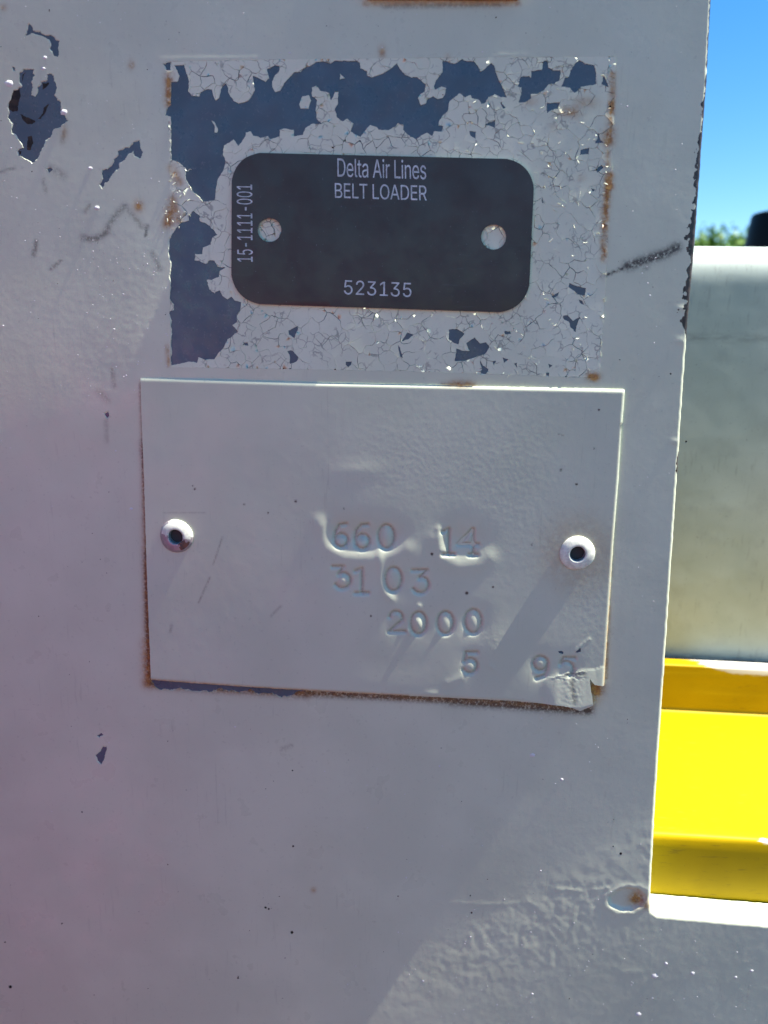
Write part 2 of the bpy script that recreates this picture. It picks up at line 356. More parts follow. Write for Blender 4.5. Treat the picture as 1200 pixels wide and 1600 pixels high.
DARKS = [R1([(65,418),(90,415),(95,440),(85,490),(80,520),(60,525),(38,510),(40,480)]), R1([(95,535),(130,550),(165,565),(150,582),(125,580),(105,560)]),
 R1([(130,640),(150,635),(155,670),(140,705),(125,700)]), R1([(195,385),(215,390),(230,385),(225,400),(200,420)]),
 R1([(175,560),(200,530),(205,500),(230,485),(210,530),(190,555)]), R1([(85,705),(100,710),(97,725),(88,722)]), R1([(105,345),(118,335),(100,380)])]
RECT = rough(RECT, 5, 0.5, 1)
BARE = [rough(b, 2.5, 0.7, 5, 4.0) for b in BARE]; CHIPS = [rough(rough(b, 4, 2.2, 6, 9.0), 1.6, 1.0, 7, 3.0) if len(b) > 9 else rough(b, 2, .7, 6, 4) for b in CHIPS]
DARKS = [rough(b, 2.5, 1.0, 8, 4.0) for b in DARKS]; ISLANDS = [rough(b, 2.5, .5, 8, 4.0) for b in ISLANDS]
EDGE = [(1124,-260),(1118,-160),(1112,0),(1105,130),(1096,250),(1086,390),(1076,500),(1070,580),(1062,700),(1052,850),(1042,1000),(1035,1100),(1027,1220),(1020,1330),(1015,1408)]
LEDGE = [(1015,1408),(1017,1421),(1026,1427),(1060,1430),(1200,1441),(1420,1458)]
BACK = 300                      # how far the panel runs on beyond the frame, in pixels

# ------------------------------------------------------------------ panel relief (mm)
def panel_low(U, V):
    h = 0.16 * noise(U / 430, V / 430, 21) + 0.035 * noise(U / 130, V / 130, 22)
    # swell on the left, lit above its crest
    d, _ = seg_dist(U, V, [(-120, 720), (60, 655), (180, 620), (300, 565)])
    below = (V - (655 - (U - 60) * 0.36)) > 0
    h = h + 0.55 * np.where(below, np.exp(-(d / 60) ** 2), np.exp(-(d / 170) ** 2)) * sstep(330, 200, U)
    # lower right, leaning up to the sun
    n = (U - 660) * 0.52 + (V - 1485) * 0.855
    s = 11 * np.log1p(np.exp(np.clip((n - 6) / 11, -20, 20))); h = h + 0.062 * 0.2165 * 130 * (1 - np.exp(-s / 130)) * sstep(360, 560, U + (V - 1400) * .5)
    return h
def wrinkle_mask(U, V):
    n = (U - 660) * 0.52 + (V - 1485) * 0.855
    return sstep(-25, 45, n) * sstep(230, 60, n) * sstep(1120, 900, U) * sstep(1640, 1500, V + 40) * 0.9 + 0.25 * sstep(-5, 25, n)
DENT = np.array([(952,1400),(958,1392),(968,1386),(985,1386),(1000,1395),(1008,1405),(1003,1412),(990,1421),(975,1419),(960,1415)], float)
def panel_h(U, V):
    h = panel_low(U, V)
    m = wrinkle_mask(U, V)
    wr = noise((U * .8 + V * .6) / 13 + noise(U / 30, V / 30, 4), (V * .8 - U * .6) / 22, 31) * 0.6 + noise(U / 9, V / 9, 32) * 0.35
    h = h + 0.095 * m * wr
    ml = gauss(U, V, 230, 560, 70, 45, -.5) + 0.7 * gauss(U, V, 240, 430, 40, 60) + .4 * gauss(U, V, 90, 420, 90, 120)
    h = h + 0.034 * np.clip(ml, 0, 1) * noise(U / 7.5, V / 7.5, 33)
    d, t = seg_dist(U, V, [(560, 1405), (640, 1407), (700, 1411), (770, 1413), (805, 1411), (820, 1406), (838, 1416), (850, 1428)])
    h = h + 0.03 * np.exp(-(d / 3.2) ** 2) * sstep(0, .4, t) * (1 + noise(U / 8, V / 8, 36))
    d, t = seg_dist(U, V, [(870, 1389), (910, 1391), (950, 1386)])
    h = h + 0.05 * np.exp(-(d / 3.0) ** 2) * (1 + noise(U / 8, V / 8, 37))
    # burst blister beside the corner weld
    x = (U - 980) / 29; y = (V - 1403) / 18; r = np.sqrt(x * x + y * y + 0.35 * x * y) + 0.12 * noise(U / 12, V / 12, 35)
    h = h - 1.1 * sstep(1.05, 0.72, r) + 0.12 * np.exp(-((r - 1.2) / 0.16) ** 2)
    h = h + 0.05 * gauss(U, V, 984, 1515, 12, 4)
    # slight ridges along the crazed patch's old mask line
    d, _ = seg_dist(U, V, [(250, 93), (400, 91), (380, 91)]); h = h + 0.07 * np.exp(-(d / 2.0) ** 2)
    d, _ = seg_dist(U, V, [(780, 87), (830, 86)]); h = h + 0.08 * np.exp(-(d / 1.6) ** 2)
    # ragged bulges near the right edge
    for (u, v, r_) in ((1066, 533, 7), (1060, 880, 8), (1066, 482, 5), (1056, 690, 5)): h = h + 0.14 * gauss(U, V, u, v, r_, r_ * .6)
    return h
def rust_at(U, V):
    r = np.zeros(np.shape(U))
    for pts, wd, a in (([(957,115),(957,150)], 4, .55), ([(956,160),(955,178)], 4, .95), ([(954,180),(952,215)], 3.5, .6), ([(952,207),(950,220)], 7, .85),
                       ([(951,225),(949,262)], 2.5, .5), ([(952,275),(952,292)], 5, 1.0), ([(950,290),(944,360)], 4.5, .8), ([(945,360),(943,405)], 4, .75),
                       ([(264,120),(263,160)], 5.5, .75), ([(267,325),(262,350)], 6, .8), ([(270,310),(278,345)], 5, .55), ([(268,262),(280,285)], 5, .55), ([(262,540),(264,570)], 2.5, .5)):
        d, _ = seg_dist(U, V, pts); r = np.maximum(r, 1.1 * a * np.exp(-(d / (1.25 * wd)) ** 2))
    for u, v, s, sv, a in ((217,322,5,6,.85),(205,101,3,5,.7),(597,82,4,7,.6),(891,175,12,6,.6),(915,160,14,6,.35),(908,278,4,3,.5),(927,589,7,5,1.1),(828,158,8,4,.35),(865,200,6,4,.2),
                           (100,207,4,9,.35),(5,12,4,4,.4),(590,430,10,5,.0),(720,600,14,4,.8),(995,1404,9,7,1.0),(1008,1412,6,4,.6),(490,1390,3,3,.5),(930,1078,9,9,1.1),(925,1092,8,8,.6),(1052,965,4,5,.6),
                           (310,1068,25,5,.9),(400,1070,30,5,.6),(700,88,3,4,.25)):
        r = np.maximum(r, a * gauss(U, V, u, v, s, sv))
    for pts, wd, a in (([(226,600),(226,760)], 5, .3), ([(229,760),(232,1000)], 7, .45), ([(229,1000),(231,1068)], 9, .6), ([(236,1068),(480,1082)], 8, .45), ([(480,1082),(700,1093),(900,1105)], 5, .3),
                       ([(570,6),(700,5),(810,6)], 4, .5), ([(950,950),(945,1060)], 4, .5)):
        d, _ = seg_dist(U, V, pts); r = np.maximum(r, a * np.exp(-(d / wd) ** 2))
    return r
def grime_shade_at(U, V):
    r = np.zeros(np.shape(U))
    for pts, wd, a in (([(940,433),(985,414)], 2.4, 1.2), ([(980,416),(1015,404),(1040,396),(1058,386)], 7.5, 1.2), ([(1000,408),(1030,398)], 9, .6), ([(130,372),(150,374),(168,362)], 5, .75), ([(165,362),(178,340),(195,322)], 5, .6),
                       ([(195,322),(215,345),(222,355)], 4, .5), ([(230,352),(228,368)], 2.5, .9), ([(57,378),(53,398)], 3.5, .75), ([(80,420),(95,408)], 2.5, .7), ([(238,395),(250,420)], 4, .5), ([(100,205),(98,222)], 3, .5),
                       ([(134,330),(140,320)], 3, .5), ([(80,262),(100,275)], 6, .4), ([(155,610),(170,625)], 5, .35), ([(176,575),(180,605)], 3, .45), ([(166,655),(167,690)], 3, .35), ([(68,280),(72,300)], 3, .4), ([(0,268),(25,262)], 2, .5),
                       ([(222,600),(225,690)], 3.5, .8), ([(225,690),(228,750),(232,860)], 5, 1.5), ([(231,860),(236,1066)], 6, 2.0), ([(236,1064),(480,1080)], 9, 1.6), ([(480,1082),(700,1093)], 6, 1.2), ([(700,1093),(920,1109)], 8, 1.3), ([(920,1075),(940,1072)], 5, .9), ([(962,720),(952,900)], 4, .85), ([(952,900),(946,1060)], 3, .6),  # plate's left and bottom edges: grime plus the plate's shadow painted in
                       ([(690,600),(740,601)], 3, .5), ([(1005,421),(1012,418)], 4, .5), ([(440,1170),(455,1165)], 3, .4), ([(600,10),(780,8)], 4, .5)):
        d, _ = seg_dist(U, V, pts); r = np.maximum(r, a * np.exp(-(d / wd) ** 2))
    return r
def edge_bare(U, V):
    d, _ = seg_dist(U, V, EDGE)
    amt = np.interp(V, [-300, 0, 60, 200, 240, 280, 320, 350, 380, 400, 425, 450, 480, 510, 525, 560, 700, 730, 745, 900, 1500],
                    [2, 3.5, 3.5, 5.5, 9, 8, 9, 13, 15, 8, 8.5, 11, 10, 10, 1.5, -1, -1, 7, -1.5, -1.5, -2])
    return amt * (0.85 + 0.7 * fbm(U / 9, V / 13, 41)) + .6 * fbm(U / 4, V / 4, 43) - d

panel = empty('loader_side_panel', P(600, 800, -20))
tag(panel, 'dented grey white painted steel panel with paint peeling to blue primer', 'metal panel')

def offset_line(pts, r):
    p = np.array(pts, float); t = np.gradient(p, axis=0); t /= np.linalg.norm(t, axis=1)[:, None]
    return p + r * np.stack([-t[:, 1], t[:, 0]], 1)        # to the panel's side of a line that runs down, then right
ROLL = 5.0
line = rough(EDGE + LEDGE[1:], 4.0, 0.55, 51, 11, closed=False)
line = line[line[:, 1] > -260]
inner = offset_line(line, ROLL)
outline = [(-BACK, -258), *[(float(a), float(b)) for a, b in inner], (1400, 1900), (-BACK, 1900)]
def in_poly_pts(step, u0, u1, v0, v1):
    X, Y = np.meshgrid(np.arange(u0, u1, step), np.arange(v0, v1, step)); return np.stack([X.ravel(), Y.ravel()], 1)
pts = [in_poly_pts(4.0, -60, 1130, -60, 1660), in_poly_pts(2.5, 460, 1200, 1376, 1604), in_poly_pts(20, -BACK, 1400, -258, 1900), in_poly_pts(2.2, 940, 1016, 1380, 1430)]
for k in range(1, 12): pts.append(offset_line(rough(EDGE, 1.6, 0.5, 51, 11, closed=False), ROLL + k * 1.3))
pts = np.concatenate(pts); pts = pts[inside(pts[:, 0], pts[:, 1], outline)]
keep = np.ones(len(pts), bool)
fine = (pts[:, 0] > 460) & (pts[:, 1] > 1376); grid4 = np.arange(len(pts))
pts = pts[keep] + RNG.uniform(-.25, .25, (keep.sum(), 2))
uv, T, of = cdt([outline, RECT] + BARE + CHIPS, pts)
ok = np.array([(0 in f) and len(f) == 1 for f in of])
T, uv = compact(T[ok], uv)
H = panel_h(uv[:, 0], uv[:, 1])
V3, T3, src = with_walls(uv, T, H, 0.22, 2.0)
A = dict(rust=rust_at(*uv.T)[src], grime_shade=grime_shade_at(*uv.T)[src], bare=edge_bare(*uv.T)[src])
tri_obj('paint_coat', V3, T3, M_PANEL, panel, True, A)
# rolled edge: quarter round, then the sheet's own depth
z_l = P(1110, 1434 + ROLL, 0)[2]; lo, hi = 0.0, 0.05
for _ in range(40):
    mid = (lo + hi) / 2
    if at(1110, 1402, mid)[2] > z_l + ROLL * 2.1e-4: lo = mid
    else: hi = mid
LEDGE_D = mid * 1e3
prof = [(-ROLL, 0.0)] + [(-ROLL + ROLL * math.sin(a), -1.1 * (1 - math.cos(a))) for a in np.linspace(0.26, math.pi / 2, 6)] + [(0, -3.0), (0, -LEDGE_D)]
n = len(line); Vr, at_b, at_r, at_g = [], [], [], []
Hin = panel_h(inner[:, 0], inner[:, 1])
for o_, d_ in prof:
    q = offset_line(line, -o_); Vr.append(P(q[:, 0], q[:, 1], Hin + d_))
    at_b.append(edge_bare(*q.T) + (0.8 if d_ < -2 else 0)); at_r.append(rust_at(*q.T)); at_g.append(grime_shade_at(*q.T) * 0)
Fc = []
for k in range(len(prof) - 1):
    for i in range(n - 1): Fc.append((k * n + i, k * n + i + 1, (k + 1) * n + i + 1, (k + 1) * n + i))
at_b = np.concatenate(at_b)
poly_obj('rolled_edge', np.concatenate(Vr), [f[::-1] for f in Fc] if False else Fc, M_PANEL, panel, True,
         dict(bare=at_b, rust=np.concatenate(at_r), grime_shade=np.concatenate(at_g)))
# primer below the paint
X, Y = np.meshgrid(np.arange(0, 985, 6.0), np.arange(20, 1212, 6.0)); nu, nv = X.shape[1], X.shape[0]
idx = np.arange(nu * nv).reshape(nv, nu)
q = np.stack([idx[:-1, :-1], idx[1:, :-1], idx[1:, 1:], idx[:-1, 1:]], -1).reshape(-1, 4)
Tq = np.concatenate([q[:, [0, 1, 2]], q[:, [0, 2, 3]]])
tri_obj('primer_coat', P(X.ravel(), Y.ravel(), panel_low(X.ravel(), Y.ravel()) - 0.20), Tq, M_PRIMER, panel)
for dk in DARKS:
    u_, t_, f_ = cdt([dk]); t_ = t_[[len(f) > 0 for f in f_]]
    v_, tt, _s = with_walls(u_, t_, panel_low(*u_.T) - 0.17, 0.03)
    tri_obj('bare_steel_patch', v_, tt, M_BAREMETAL, panel, False)
# ------------------------------------------------------------------ crazed paint flakes
TAGQ = [(364, 239), (835, 250), (825, 489), (363, 475)]
seeds = []
def want(u, v):
    r = 15.5 if (u < 720 and v > 470) else 13.0
    if u > 800: r = 16.5
    return r * (1 + 0.45 * float(noise(np.array([u / 55]), np.array([v / 55]), 68)[0]))
cells_tried = RNG.uniform((255, 85), (966, 596), (9000, 2))
for s_ in cells_tried:
    r_ = want(*s_) * (0.8 + 0.45 * ((s_[0] * 7.3 + s_[1] * 3.1) % 1))
    if all((s_[0] - o[0]) ** 2 + (s_[1] - o[1]) ** 2 > r_ * r_ for o in seeds): seeds.append(s_)
S = np.array(seeds)
def clip(poly, nx, ny, c):
    out = []; m = len(poly)
    for i in range(m):
        a, b = poly[i], poly[(i + 1) % m]; da = a[0] * nx + a[1] * ny - c; db = b[0] * nx + b[1] * ny - c
        if da <= 0: out.append(a)
        if (da < 0 < db) or (db < 0 < da):
            t = da / (da - db); out.append((a[0] + t * (b[0] - a[0]), a[1] + t * (b[1] - a[1])))
    return out
cells = []
for i, s_ in enumerate(S):
    d2 = ((S - s_) ** 2).sum(1); pl = [(s_[0] - 60, s_[1] - 60), (s_[0] + 60, s_[1] - 60), (s_[0] + 60, s_[1] + 60), (s_[0] - 60, s_[1] + 60)]
    for j in np.argsort(d2)[1:22]:
        m_ = (S[j] + s_) / 2; nn = S[j] - s_; pl = clip(pl, nn[0], nn[1], nn @ m_)
        if len(pl) < 3: break
    cells.append(pl)
def warp(pl):
    out = []
    for i in range(len(pl)):
        a, b = np.array(pl[i]), np.array(pl[(i + 1) % len(pl)])
        sw = (a[0], a[1]) > (b[0], b[1])
        k = max(1, int(round(np.linalg.norm(b - a) / 4.0)))
        for j in range(k): out.append(a + (b - a) * j / k)
    p = np.array(out)
    return p + 4.2 * np.stack([noise(p[:, 0] / 17, p[:, 1] / 17, 61), noise(p[:, 0] / 17, p[:, 1] / 17, 62)], 1) + 1.0 * np.stack([noise(p[:, 0] / 5, p[:, 1] / 5, 63), noise(p[:, 0] / 5, p[:, 1] / 5, 64)], 1)
cells = [warp(c) for c in cells]
nc = len(cells); nb = len(BARE)
gp = in_poly_pts(7.0, 255, 968, 85, 598) + RNG.uniform(-1.5, 1.5, (len(in_poly_pts(7.0, 255, 968, 85, 598)), 2))
uvF, TF, of = cdt(cells + [RECT] + BARE + ISLANDS, gp)
owner = np.full(len(TF), -1)
for k, f in enumerate(of):
    fs = set(f)
    isl = [x for x in f if x >= nc + 1 + nb]
    if isl: owner[k] = isl[0]; continue
    if nc not in fs or any(nc < x <= nc + nb for x in f): continue
    c = [x for x in f if x < nc]
    if c: owner[k] = c[0]
par = list(range(nc))
def find(i):
    while par[i] != i: i = par[i]
    return i
size_ = [1] * nc
for i in range(nc):
    if random.random() < .62:
        d2 = ((S - S[i]) ** 2).sum(1); j = int(np.argsort(d2)[random.choice((1, 1, 2, 3))])
        a_, b_ = find(i), find(j)
        if a_ != b_ and size_[a_] + size_[b_] <= random.choice((2, 3, 4, 6)): par[a_] = b_; size_[b_] += size_[a_]
owner = np.array([o_ if (o_ < 0 or o_ >= nc) else find(int(o_)) for o_ in owner])
th = [(422, 360, 19), (771, 371, 20)]
flakes = []
for c in np.unique(owner):
    if c < 0: continue
    t = TF[owner == c]; t, u_ = compact(t, uvF)
    cu = u_[t].mean(1).mean(0)
    a_ = np.abs(np.cross(u_[t[:, 1]] - u_[t[:, 0]], u_[t[:, 2]] - u_[t[:, 0]])).sum() / 2
    hid = inside(u_[:, 0], u_[:, 1], [(374, 250), (824, 261), (814, 478), (374, 465)]).all()
    if hid and not any(np.hypot(u_[:, 0] - x, u_[:, 1] - y).min() < r for x, y, r in th): continue
    if a_ < 6: continue
    flakes.append((a_, c, t, u_, cu))
flakes.sort(key=lambda f: -f[0])
small_V, small_T, small_A, off = [], [], [], 0
for k, (a_, c, t, u_, cu) in enumerate(flakes):
    rn = np.random.default_rng(int(c) + 5)
    e = border(t); R = math.sqrt(a_ / math.pi)
    # hairline gap: draw the border inwards
    nrm = np.zeros_like(u_); d = u_[e[:, 1]] - u_[e[:, 0]]; nn = np.stack([d[:, 1], -d[:, 0]], 1); nn /= np.linalg.norm(nn, axis=1)[:, None] + 1e-9
    np.add.at(nrm, e[:, 0], nn); np.add.at(nrm, e[:, 1], nn); l_ = np.linalg.norm(nrm, axis=1); bd = l_ > 0
    nrm[bd] /= l_[bd][:, None]
    gap = 0.26 + 0.55 * noise(u_[:, 0] / 34, u_[:, 1] / 34, 71) + 0.18 * noise(u_[:, 0] / 6, u_[:, 1] / 6, 72)
    # border triangles run clockwise in (u, v down); nrm may face in or out, test against the centre of the flake
    u2 = u_ + nrm * np.clip(gap, 0.02, 1.0)[:, None]
    right = sstep(660, 820, cu[0]) * sstep(560, 470, cu[1] - (cu[0] - 800) * .5)
    ang = rn.uniform(0, 6.28); x = ((u2 - cu) @ np.array([math.cos(ang), math.sin(ang)])) / max(R, 3)
    rr_ = np.hypot(*(u2 - cu).T) / max(R, 3)
    h = panel_low(*u2.T) + rn.uniform(-.012, .012) + rn.uniform(-.02, .02) * (1 - .6 * right) * x + rn.uniform(0.0, .03) * (rr_ ** 2 - .5) + .01 * noise(u2[:, 0] / 8, u2[:, 1] / 8, 73)
    h = h + right * rn.uniform(.0, .09) ** 1.0 * np.clip(x - .45, 0, None) ** 1.5 * rn.integers(0, 2)
    v_, tt, s_ = with_walls(u2, t, h, 0.19, 0.35)
    At = dict(rust=rust_at(*u2.T)[s_], grime_shade=grime_shade_at(*u2.T)[s_] * .6, bare=np.full(len(s_), -9.0))
    if k < 300: tri_obj('paint_flake', v_, tt, M_FLAKE, panel, True, At)
    else:
        small_V.append(v_); small_T.append(tt + off); small_A.append(At); off += len(v_)
if small_V:
    o = tri_obj('small_paint_flakes', np.concatenate(small_V), np.concatenate(small_T), M_FLAKE, panel, True,
                {k: np.concatenate([a[k] for a in small_A]) for k in ('rust', 'grime_shade', 'bare')}); tag(o, kind='stuff')

# curled slivers that stand up from the crazing, mostly on the right of the tag
cv, ct, off = [], [], 0
def sliver(u, v, ln, wd, ang, lift):
    global off
    m = 5; t = np.linspace(-.5, .5, m); bend = random.uniform(-.35, .35)
    x = t * ln; y = bend * ln * (t * t * 4 - 1) * .5
    ca, sa = math.cos(ang), math.sin(ang)
    base = np.stack([u + x * ca - y * sa, v + x * sa + y * ca], 1)
    wv_ = wd * (1 - (2 * t) ** 2 * .8)
    top = base + np.stack([-sa * wv_, ca * wv_], 1)
    h0 = panel_low(*base.T) + .03
    Vv = np.concatenate([P(*base.T, h0), P(*top.T, h0 + lift * (1 - (2 * t) ** 2 * .7)), P(*(top + .5).T, h0 - .05)])
    cv.append(Vv)
    for i in range(m - 1):
        for r_ in (0, m):
            a, b, c_, d_ = r_ + i, r_ + i + 1, r_ + m + i + 1, r_ + m + i
            ct.append([a + off, b + off, c_ + off]); ct.append([a + off, c_ + off, d_ + off])
    off += len(Vv)
for _ in range(150):
    u = random.uniform(690, 950); v = random.uniform(120, 588)
    if u < 842 and 240 < v < 500 and u > 330: continue
    if any(inside(np.array([u]), np.array([v]), b)[0] for b in BARE[:4]): continue
    if random.random() > sstep(660, 860, u): continue
    sliver(u, v, random.uniform(3, 11), random.uniform(.6, 1.6), random.uniform(0, 6.28), random.uniform(.04, .16))
for _ in range(25):
    u, v = random.uniform(255, 300), random.uniform(265, 360); sliver(u, v, random.uniform(3, 7), random.uniform(.8, 1.8), random.uniform(0, 6.28), random.uniform(.08, .2))
o = tri_obj('paint_curls', np.concatenate(cv), np.array(ct), M_FLAKE, panel, False, dict(rust=np.zeros(off), grime_shade=np.zeros(off), bare=np.full(off, -9.0))); tag(o, kind='stuff')

# nibs in the paint and dirt specks
def lumps(name, spots, mat):
    V_, T_, o_ = [], [], 0
    for u, v, r, h, ez in spots:
        a0 = random.uniform(0, 6.28); ring = []
        for rr_, hh in ((1.0, -.02), (.6, .7)):
            for k in range(6):
                a = a0 + k * math.pi / 3; j = random.uniform(.75, 1.2); ring.append((u + r * rr_ * j * math.cos(a) * ez, v + r * rr_ * j * math.sin(a), h * hh))
        ring.append((u, v, h)); ring = np.array(ring)
        V_.append(P(ring[:, 0], ring[:, 1], panel_h(ring[:, 0], ring[:, 1]) + ring[:, 2]))
        for k in range(6):
            k2 = (k + 1) % 6; T_ += [[o_ + k, o_ + 6 + k, o_ + k2], [o_ + k2, o_ + 6 + k, o_ + 6 + k2], [o_ + 6 + k, o_ + 12, o_ + 6 + k2]]
        o_ += 13
    ob = tri_obj(name, np.concatenate(V_), np.array(T_), mat, panel, True); tag(ob, kind='stuff'); return ob
def free(u, v):
    if inside(np.array([u]), np.array([v]), RECT)[0] or (215 < u < 985 and 585 < v < 1110): return False
    if u > np.interp(v, [p[1] for p in EDGE], [p[0] for p in EDGE]) - 12 and v < 1440: return False
    return not any(inside(np.array([u]), np.array([v]), c)[0] for c in CHIPS)
spots = []
def scatter(n_, u0, u1, v0, v1, rmax=1.7):
    for _ in range(n_):
        u, v = random.uniform(u0, u1), random.uniform(v0, v1)
        if free(u, v): r = random.uniform(.5, 1.0) * (1 if random.random() < .85 else rmax); spots.append((u, v, r, r * random.uniform(.03, .10), random.uniform(.7, 1.6)))
scatter(70, 0, 260, 0, 560); scatter(60, 120, 265, 380, 600); scatter(22, 0, 220, 560, 800); scatter(25, 250, 1080, 0, 90)
scatter(40, 960, 1080, 100, 1000); scatter(40, 560, 1060, 1120, 1450); scatter(75, 620, 1200, 1450, 1600); scatter(20, 0, 600, 1120, 1600)
for u, v, r in ((15,130,6),(70,90,3.2),(68,107,2.8),(100,175,5),(152,325,4),(141,263,3),(205,795,2.5),(832,1180,3.2),(878,1218,2.4),(1039,1501,2.6),(1021,1521,4.2),(1080,1516,3),(1172,1512,2.4),(1147,1522,2.2),(996,1580,3.5)):
    spots.append((u, v, r, r * .08, 1.3))
lumps('paint_nibs', spots, M_NIB)
spots = []
for u, v, r in ((456,1457,2.6),(457,1204,1.4),(415,1418,2.2),(420,1420,1.6),(372,1528,1.8),(16,1542,2.6),(8,1472,1.3),(128,1269,1.3),(97,1443,1.4),(262,1351,1.1),(737,1426,1.6),(970,1333,2.3),(958,1322,1.2),(458,1322,1.8),(735,1399,1.2),(622,1400,1.2),(1048,584,1.6),(1060,484,1.3),(1072,690,1.6),(930,700,1.2),(50,268,1.2),(77,15,1),(77,17,1),(775,27,1.4),(692,148,1)):
    spots.append((u, v, r, .05, 1.0))
for _ in range(170):
    u, v = random.uniform(0, 1060), random.uniform(0, 1600)
    if free(u, v): spots.append((u, v, random.uniform(.4, .85), .03, random.uniform(.7, 1.5)))
lumps('dirt_specks', spots, M_DARK)

# ------------------------------------------------------------------ stamped data plate
plate = empty('data_plate', P(600, 840, 0))
tag(plate, 'grey painted plate stamped with numbers, held by two hollow rivets below the black tag', 'data plate')
PO = [(221,589),(300,591),(480,597),(712,602),(730,603),(976,608),(974,640),(972,661),(969,664),(970,670),(966,750),(958,850),(953,930),(948,1000),(943,1069),(928,1067),(920,1058),(921,1068),(925,1098),(905,1107),(893,1102),(878,1099),(800,1093),(640,1085),(500,1078),(400,1072),(300,1065),(238,1060),(232,900),(227,750),(223,650)]
ZERO = [(604,838,12,18,1.0),(615,904,12.5,18,.45),(654,972.5,12,17,1.0),(696,972,12,17,.5),(739,970,12.5,18,.5)]
def arc(u, v, r, a0, a1, n_=14, ry=None):
    return [(u + r * math.cos(math.radians(a)), v + (ry or r) * math.sin(math.radians(a))) for a in np.linspace(a0, a1, n_)]
STROKES = [  # polylines of the stamped figures 660 14 / 3103 / 2000 / 5 95
 [(541,818),(531,820),(525,830),(523,842)] + arc(533.5,844,10,180,540), [(575,819),(565,820),(557,829),(555,842)] + arc(566.5,846,11,180,540),
 [(692,830),(701,826),(701,864)], [(693,865),(709,865)],
 [(739,866),(739,827)], [(737,828),(716,850),(747,850)], [(733,866),(745,866)],
 [(521,884),(537,884),(530,896)] + arc(536,906,12,-110,150), [(556,891),(566,887),(566,924)], [(556,925),(576,925)],
 [(645,890),(667,890),(656,902)] + arc(657,913,12.5,-95,150),
 arc(619,964,10,-170,20) + [(626,970),(609,985),(633,985)],
 [(745,1018),(728,1018),(726,1031)] + arc(734,1039,11,-140,150), arc(844,1036,11,20,380) + [(854,1045),(850,1054),(838,1058)],
 [(897,1027),(880,1027),(875,1036)] + arc(884,1044,11,-140,60)]
for u, v, rx, ry, b in ZERO: STROKES.append(arc(u, v, rx, 0, 360, 24, ry))
DIMPLES = [(530,834,28,26,.42),(566,836,28,27,.46),(606,838,26,25,.42),(720,842,36,28,.42),(535,905,26,22,.14),(566,908,20,22,.12),(617,905,24,26,.20),(657,906,24,24,.14),
           (622,975,20,22,.10),(655,972,22,24,.14),(696,972,20,24,.08),(739,970,24,26,.14),(734,1032,22,22,.10),(845,1040,22,24,.16),(884,1036,20,20,.14)]
def crack_line(U): return 1056 - (U - 857) * 0.19 + 2.2 * noise(U / 11, U * 0, 81)
